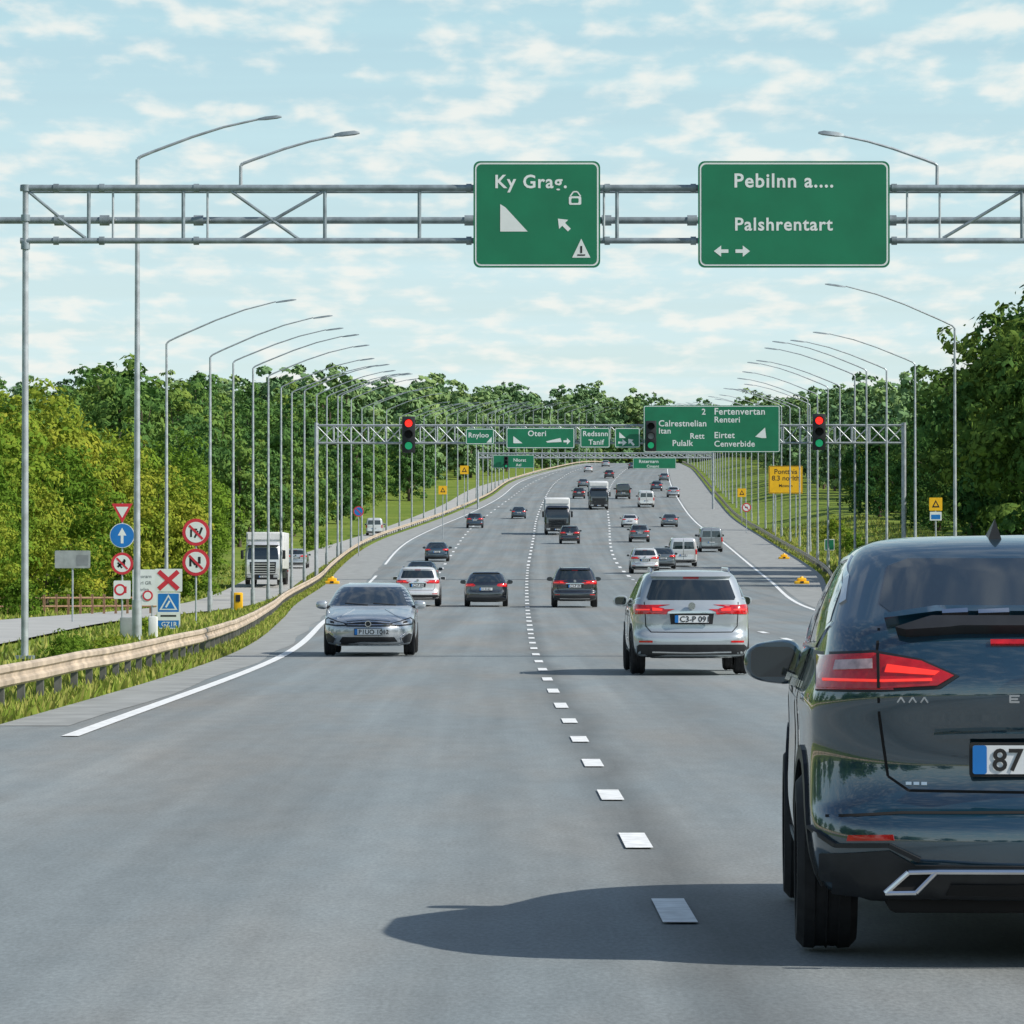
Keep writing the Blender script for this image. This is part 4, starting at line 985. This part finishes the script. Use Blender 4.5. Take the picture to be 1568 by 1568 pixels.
def car_hatch():
    sl = [(.17, .14, 4.34, .78, .2, .3), (.25, .04, 4.44, .85, .22, .35), (.42, 0, 4.5, .885, .24, .42), (.56, .0, 4.49, .89, .24, .45), (.66, .04, 4.42, .89, .24, .5), (.74, .055, 4.25, .888, .24, .5), (.81, .06, 3.95, .885, .24, .5),
          (.88, .07, 3.55, .88, .24, .45), (.93, .09, 3.25, .87, .24, .38), (.97, .14, 3.1, .855, .24, .33), (1.08, .30, 2.88, .80, .24, .3), (1.2, .50, 2.62, .735, .24, .28), (1.30, .68, 2.38, .675, .22, .25), (1.36, .82, 2.18, .61, .2, .22), (1.40, 1.02, 1.95, .52, .2, .2), (1.415, 1.3, 1.7, .32, .12, .12)]
    mb, bv = hull(sl, .12, .26, .06, (.86, 3.52), .325, .89)
    patch(mb, bv, [(-.66, 1.0), (.66, 1.0), (.68, 1.05), (.57, 1.31), (-.57, 1.31), (-.68, 1.05)], 'rear', .004, GLASS, .06, False)
    patch(mb, bv, [(-.55, 1.33), (.55, 1.33), (.5, 1.37), (-.5, 1.37)], 'rear', .04, PAINT, .05, False)
    patch(mb, bv, [(-.86, .80), (-.5, .82), (-.42, .86), (-.5, .93), (-.84, .95)], 'rear', .010, RED, .04)
    patch(mb, bv, [(-.8, .86), (-.55, .87), (-.55, .89), (-.8, .89)], 'rear', .014, REDL, .04)
    line(mb, bv, [(-.66, .98), (-.64, .68), (-.5, .60), (0, .595)], 'rear', .012)
    plate(mb, -.0, .72, False, 'H 5162', .26)
    patch(mb, bv, [(-.78, .19), (-.84, .33), (-.7, .38), (.7, .38), (.84, .33), (.78, .19)], 'rear', .008, PLASTIC, .06, False)
    side_glass(mb, bv, [[(.75, 1.06), (1.05, .99), (1.75, .975), (1.75, 1.32), (1.3, 1.31), (.95, 1.2)], [(1.83, .975), (2.85, .965), (2.8, 1.02), (2.4, 1.26), (2.15, 1.315), (1.83, 1.325)]], [[(.7, 1.04), (1.05, .972), (2.9, .945)]])
    line(mb, bv, [(1.79, .95), (1.79, .35)], 'side', .012); line(mb, bv, [(2.88, .92), (2.95, .7), (2.9, .35)], 'side', .012)
    F = 'front'
    patch(mb, bv, [(-.72, .965), (.72, .965), (.70, 1.02), (.575, 1.325), (-.575, 1.325), (-.70, 1.02)], F, .004, GLASS, .06, False)
    patch(mb, bv, [(-.845, .60), (-.60, .575), (-.40, .585), (-.42, .63), (-.60, .675), (-.80, .745), (-.86, .70)], F, .008, PLASTIC, .03)
    patch(mb, bv, [(-.82, .625), (-.60, .597), (-.45, .603), (-.47, .625), (-.62, .655), (-.79, .715), (-.83, .69)], F, .014, LAMP, .03)
    patch(mb, bv, [(-.74, .635), (-.66, .625), (-.66, .655), (-.74, .675)], F, .017, DARK, .03)
    line(mb, bv, [(-.62, .73), (-.40, .85), (-.30, .90)], F, .02, PAINT, .012)
    line(mb, bv, [(-.42, .665), (0, .70)], F, .012, DARK)
    patch(mb, bv, [(-.42, .57), (.42, .57), (.42, .635), (.12, .665), (-.12, .665), (-.42, .635)], F, .006, PLASTIC, .05, False)
    line(mb, bv, [(-.40, .60), (0, .60)], F, .012, CHROME, .014); line(mb, bv, [(-.40, .632), (-.12, .655), (0, .655)], F, .010, CHROME, .014)
    mb.cyl((0, 4.49, .625), (0, 4.515, .625), .06, .06, CHROME, 18); mb.cyl((0, 4.50, .625), (0, 4.52, .625), .045, .045, PLASTIC, 18)
    patch(mb, bv, [(-.60, .225), (.60, .225), (.50, .37), (-.50, .37)], F, .006, PLASTIC, .06, False)
    patch(mb, bv, [(-.80, .27), (-.68, .25), (-.64, .34), (-.78, .44), (-.83, .42)], F, .008, PLASTIC, .05)
    line(mb, bv, [(-.66, .21), (-.60, .215), (0, .215)], F, .016, CHROME, .014); line(mb, bv, [(-.66, .22), (-.62, .36), (-.74, .47)], F, .016, CHROME, .014)
    plate(mb, 4.525, .47, True, 'P1UO 1012', .26)
    mirror_part(mb, .86, 2.80, .98, 1.0)
    for (a, b) in (((-.5, .975), (-.05, 1.01)), ((.05, .975), (.5, 1.01))): line(mb, bv, [a, b], F, .014, PLASTIC, .012, False)
    for wy in (.86, 3.52):
        for sg in (-1, 1): wheel(mb, sg*.775, wy, .325, .215, sg)
    return mb.mesh('hatchback')

def car_van():
    sl = [(.24, .05, 4.85, .86, .14, .3), (.34, .0, 4.95, .93, .14, .35), (.55, 0, 5.0, .96, .14, .38), (.8, .03, 4.92, .965, .14, .4), (1.0, .03, 4.6, .965, .14, .4), (1.12, .03, 4.15, .96, .14, .35), (1.2, .035, 3.98, .955, .14, .3), (1.5, .06, 3.6, .92, .14, .25), (1.8, .10, 3.3, .86, .14, .25), (1.93, .14, 3.1, .80, .14, .2), (1.985, .25, 2.9, .70, .16, .2), (2.0, .5, 2.6, .4, .15, .15)]
    mb, bv = hull(sl, .04, .25, .03, (.95, 3.95), .34, .96)
    patch(mb, bv, [(-.74, 1.22), (-.05, 1.22), (-.05, 1.72), (-.68, 1.72)], 'rear', .004, GLASS, .08)
    patch(mb, bv, [(-.93, .85), (-.83, .85), (-.82, 1.2), (-.92, 1.2)], 'rear', .008, RED, .05)
    line(mb, bv, [(0, 1.95), (0, .5)], 'rear', .02, DARK, .003, False); line(mb, bv, [(-.8, 1.85), (-.8, .5), (0, .49)], 'rear', .014)
    patch(mb, bv, [(-.9, .26), (.9, .26), (.93, .46), (-.93, .46)], 'rear', .01, PLASTIC, .08, False)
    plate(mb, .0, .8, False, 'K 7712')
    side_glass(mb, bv, [[(2.85, 1.2), (3.75, 1.2), (3.3, 1.7), (2.85, 1.72)], [(1.6, 1.22), (2.7, 1.22), (2.7, 1.7), (1.6, 1.7)]], [])
    line(mb, bv, [(2.78, 1.85), (2.78, .45)], 'side', .014)
    patch(mb, bv, [(-.78, 1.2), (.78, 1.2), (.68, 1.78), (-.68, 1.78)], 'front', .004, GLASS, .08, False)
    patch(mb, bv, [(-.9, .75), (-.6, .72), (-.6, .85), (-.85, 1.0)], 'front', .008, LAMP, .05)
    patch(mb, bv, [(-.5, .62), (.5, .62), (.5, .82), (-.5, .82)], 'front', .006, PLASTIC, .08, False)
    patch(mb, bv, [(-.85, .28), (.85, .28), (.8, .48), (-.8, .48)], 'front', .006, PLASTIC, .08, False)
    mirror_part(mb, .96, 3.55, 1.3, 1.3)
    for wy in (.95, 3.95):
        for sg in (-1, 1): wheel(mb, sg*.84, wy, .34, .22, sg)
    return mb.mesh('van')

def car_truck():
    mb = MB()
    mb.rbox((0, 4.0, 2.35), (2.5, 8.0, 2.5), .05, WHITE)
    mb.box((0, 4.0, 1.03), (2.3, 7.9, .12), PLASTIC); mb.box((0, 4.5, .85), (.9, 9.2, .25), DARK)
    for sg in (-1, 1):
        mb.box((sg*1.15, 4.4, .68), (.06, 3.6, .45), PLASTIC)
        for k in range(9): mb.box((sg*1.254, .4+.9*k, 2.35), (.012, .04, 2.4), SGREY)
    mb.box((0, 8.03, 3.3), (2.3, .05, .42), WHITE)
    sl = [(.35, 8.25, 9.95, 1.18), (.6, 8.2, 10.03, 1.23), (1.3, 8.2, 10.0, 1.24), (1.75, 8.2, 9.95, 1.24), (2.55, 8.25, 9.72, 1.18), (2.8, 8.3, 9.5, 1.1), (2.92, 8.4, 9.2, .98)]
    vs = []; fs = []
    for (z, a, b, w) in sl:
        c = .16; vs += [(-w, a, z), (w, a, z), (w, b-c, z), (w-c*.9, b, z), (-w+c*.9, b, z), (-w, b-c, z)]
    for i in range(len(sl)-1):
        for k in range(6): fs.append((i*6+k, i*6+(k+1) % 6, (i+1)*6+(k+1) % 6, (i+1)*6+k))
    fs.append((5, 4, 3, 2, 1, 0)); fs.append(tuple(len(vs)-6+k for k in range(6)))
    bv = BVHTree.FromPolygons([Vector(v) for v in vs], fs); mb.add(vs, fs, PAINT, False)
    patch(mb, bv, [(-1.06, 1.72), (1.06, 1.72), (.98, 2.5), (-.98, 2.5)], 'front', .01, GLASS, .2, False)
    patch(mb, bv, [(-.85, .78), (.85, .78), (.9, 1.55), (-.9, 1.55)], 'front', .008, PLASTIC, .2, False)
    for k in range(4): mb.box((0, 10.04, .9+.17*k), (1.6, .03, .05), PAINT)
    patch(mb, bv, [(-1.15, .36), (1.15, .36), (1.15, .72), (-1.15, .72)], 'front', .015, PLASTIC, .2, False)
    patch(mb, bv, [(-1.08, .5), (-.72, .5), (-.72, .68), (-1.08, .7)], 'front', .03, LAMP, .2)
    patch(mb, bv, [(8.55, 1.75), (9.6, 1.75), (9.45, 2.5), (8.55, 2.5)], 'side', .01, GLASS, .2)
    mb.box((0, 9.75, 2.68), (2.1, .35, .05), PLASTIC)
    for sg in (-1, 1):
        mb.rbox((sg*1.42, 9.75, 2.05), (.2, .12, .6), .04, PLASTIC); mb.cyl((sg*1.15, 9.6, 2.4), (sg*1.42, 9.75, 2.3), .025, .025, PLASTIC, 6)
        for wy in (1.5, 2.8, 9.1): wheel(mb, sg*1.08, wy, .5, .3, sg, 20)
        mb.box((sg*1.0, -.02, .95), (.4, .05, .14), RED)
    plate(mb, 10.06, .56, True, 'TR 4410')
    return mb.mesh('truck')

M_SUV = car_suv_coupe(); M_WAG = car_wagon(); M_HAT = car_hatch(); M_VAN = car_van(); M_TRK = car_truck()
def vehicle(me, name, X, d, col, front=False, yaw=0, sc_=1, zfun=None, L=4.5):
    if front: y0 = d+L; yc = d+L/2
    else: y0 = d; yc = d+L/2
    sl = math.atan((ZR(yc+2)-ZR(yc-2))/4) if zfun is None else 0
    z = (ZR(y0)+.008) if zfun is None else zfun
    r = Euler(((-sl if front else sl), 0, 0)).to_matrix().to_4x4()
    M = Matrix.Rotation((math.pi if front else 0)+yaw, 4, 'Z')@r
    ob = place(me, name, (X, y0, z), M.to_euler(), sc_, col)
    return ob
DKT = (.008, .045, .075); SIL = (.44, .49, .52); SIL2 = (.42, .46, .50); BLK = (.010, .013, .018); WHT = (.78, .79, .80); NAVY = (.02, .05, .08); GRY = (.12, .15, .17)
vehicle(M_SUV, 'dark_suv', 2.07, 16.5, DKT, yaw=math.radians(-2.6))
vehicle(M_WAG, 'silver_estate_car', 2.82, 66.5, SIL, yaw=.01, sc_=1.025)
vehicle(M_HAT, 'silver_hatchback_car', -2.78, 82, SIL2, front=True)
vehicle(M_WAG, 'white_estate_car', -3.85, 173, WHT)
vehicle(M_HAT, 'black_hatchback_car', -1.05, 172, BLK)
vehicle(M_WAG, 'black_estate_car', 2.52, 170, BLK)
vehicle(M_HAT, 'dark_hatchback_car', -4.75, 222, NAVY)
vehicle(M_HAT, 'dark_hatchback_car', -5.5, 310, NAVY)
vehicle(M_WAG, 'white_estate_car', 8.4, 268, WHT)
vehicle(M_HAT, 'dark_hatchback_car', 10.1, 284, GRY)
vehicle(M_VAN, 'white_van', 11.8, 292, WHT)
vehicle(M_VAN, 'grey_van', 16.2, 345, (.3, .33, .35))
vehicle(M_WAG, 'black_estate_car', 5.15, 378, BLK)
vehicle(M_TRK, 'box_truck', 4.5, 420, BLK, front=True, L=10)
vehicle(M_WAG, 'dark_estate_car', 11.6, 385, GRY)
vehicle(M_HAT, 'white_hatchback_car', 12.8, 460, WHT)
vehicle(M_HAT, 'dark_hatchback_car', 17.2, 462, GRY)
vehicle(M_WAG, 'dark_estate_car', -4.0, 456, NAVY)
vehicle(M_HAT, 'dark_hatchback_car', .8, 508, NAVY)
vehicle(M_TRK, 'box_truck', 11.4, 556, BLK, front=True, L=10)
vehicle(M_VAN, 'white_van', 18, 568, WHT, sc_=1.12)
vehicle(M_VAN, 'dark_van', 16.2, 618, BLK, sc_=1.12)
vehicle(M_WAG, 'dark_estate_car', 9.8, 620, BLK)
vehicle(M_HAT, 'grey_hatchback_car', 12, 715, GRY)
vehicle(M_WAG, 'dark_estate_car', 18.5, 806, BLK)
vehicle(M_HAT, 'white_hatchback_car', 15.7, 872, WHT)
vehicle(M_HAT, 'dark_hatchback_car', 28, 780, GRY)
vehicle(M_WAG, 'grey_estate_car', 24, 630, SIL)
vehicle(M_WAG, 'dark_estate_car', 23.2, 680, NAVY)
vehicle(M_HAT, 'grey_hatchback_car', 21, 950, SIL)
vehicle(M_HAT, 'dark_hatchback_car', 26, 915, NAVY)
vehicle(M_WAG, 'dark_estate_car', 33, 1010, BLK)
xs_ = side_c(293); vehicle(M_TRK, 'box_truck', -16.9, 288, WHT, front=True, L=10, zfun=H(xs_, 296)+.10)
vehicle(M_WAG, 'silver_estate_car', side_c(345)+.2, 345, SIL, zfun=H(side_c(345), 345)+.10)
vehicle(M_VAN, 'white_van', side_c(480)-.5, 480, WHT, zfun=H(side_c(480), 480)+.10)

# ------------------------------------------------------------------ sky, sun, camera
SUN_EL = 38; SUN_AZ = 108   # clockwise from +Y : from the right, slightly behind the viewer
w = bpy.data.worlds.new('World'); sc.world = w; w.use_nodes = True
nt = w.node_tree; bg = nt.nodes['Background']; bg.inputs['Strength'].default_value = .12
sky = nt.nodes.new('ShaderNodeTexSky'); sky.sky_type = 'NISHITA'; sky.sun_disc = False
sky.sun_elevation = math.radians(SUN_EL); sky.sun_rotation = math.radians(SUN_AZ); sky.air_density = 1.0; sky.dust_density = .5; sky.ozone_density = 1.5
tc = nt.nodes.new('ShaderNodeTexCoord'); sp = nt.nodes.new('ShaderNodeSeparateXYZ'); nt.links.new(tc.outputs['Generated'], sp.inputs[0])
def mth(op, a, b=None, c=None):
    n = nt.nodes.new('ShaderNodeMath'); n.operation = op
    for i, q in enumerate((a, b, c)):
        if q is None: continue
        if isinstance(q, (int, float)): n.inputs[i].default_value = q
        else: nt.links.new(q, n.inputs[i])
    return n.outputs[0]
zc = mth('ADD', mth('MAXIMUM', sp.outputs['Z'], 0), .11)
u = mth('DIVIDE', sp.outputs['X'], zc); v = mth('DIVIDE', sp.outputs['Y'], zc)
def cn(sx, sy, scale, detail, rough, dist=0, off=0):
    cb = nt.nodes.new('ShaderNodeCombineXYZ'); nt.links.new(mth('MULTIPLY_ADD', u, sx, off), cb.inputs[0]); nt.links.new(mth('MULTIPLY_ADD', v, sy, off), cb.inputs[1])
    n = nt.nodes.new('ShaderNodeTexNoise'); n.inputs['Scale'].default_value = scale; n.inputs['Detail'].default_value = detail; n.inputs['Roughness'].default_value = rough; n.inputs['Distortion'].default_value = dist
    nt.links.new(cb.outputs[0], n.inputs['Vector']); return n.outputs['Fac']
puff = cn(1.0, .50, 15, 5, .5, .1, 3.1)
band = cn(.20, 1.3, 4.0, 4, .5, 0, 8.3)
cover = cn(1, .6, 4.5, 2, .5, 0, 5.7)
def ramp(src, a, b, lo=0, hi=1):
    r = nt.nodes.new('ShaderNodeMapRange'); r.interpolation_type = 'SMOOTHSTEP'; r.inputs['From Min'].default_value = a; r.inputs['From Max'].default_value = b; r.inputs['To Min'].default_value = lo; r.inputs['To Max'].default_value = hi
    nt.links.new(src, r.inputs['Value']); return r.outputs['Result']
cf = mth('MULTIPLY', ramp(mth('ADD', mth('ADD', puff, mth('MULTIPLY', band, .30)), mth('MULTIPLY', cover, .35)), .76, 1.04), ramp(sp.outputs['Z'], .15, .6, .85, .25))
haze = ramp(sp.outputs['Z'], 0.1, .6, .78, .0)
hz = mth('MULTIPLY', haze, ramp(band, .3, .7, .85, 1.12))
m1 = nt.nodes.new('ShaderNodeMix'); m1.data_type = 'RGBA'; nt.links.new(hz, m1.inputs['Factor']); nt.links.new(sky.outputs[0], m1.inputs['A'])
hc = nt.nodes.new('ShaderNodeMix'); hc.data_type = 'RGBA'; nt.links.new(ramp(sp.outputs['Z'], .03, .15), hc.inputs['Factor']); hc.inputs['A'].default_value = (5.9, 7.4, 7.7, 1); hc.inputs['B'].default_value = (4.2, 6.3, 6.9, 1)
nt.links.new(hc.outputs['Result'], m1.inputs['B'])
m2 = nt.nodes.new('ShaderNodeMix'); m2.data_type = 'RGBA'; nt.links.new(cf, m2.inputs['Factor']); nt.links.new(m1.outputs['Result'], m2.inputs['A']); m2.inputs['B'].default_value = (7.6, 7.7, 7.3, 1)
nt.links.new(m2.outputs['Result'], bg.inputs['Color'])

sd = bpy.data.lights.new('sun', 'SUN'); sd.energy = 5.0; sd.angle = math.radians(.5); sd.color = (1, .94, .85)
so = bpy.data.objects.new('sun', sd); COL.objects.link(so)
az = math.radians(SUN_AZ); el = math.radians(SUN_EL)
dirv = Vector((math.sin(az)*math.cos(el), math.cos(az)*math.cos(el), math.sin(el)))
so.rotation_euler = dirv.to_track_quat('Z', 'Y').to_euler(); so.location = (30, -10, 40)

cd = bpy.data.cameras.new('camera'); cd.sensor_width = 36; cd.lens = 6500/1568*36; cd.clip_start = .5; cd.clip_end = 12000
cam = bpy.data.objects.new('camera', cd); COL.objects.link(cam); cam.location = (0, 0, 1.53)
cam.rotation_euler = (math.pi/2+math.atan(98/6500), 0, 0)
sc.camera = cam
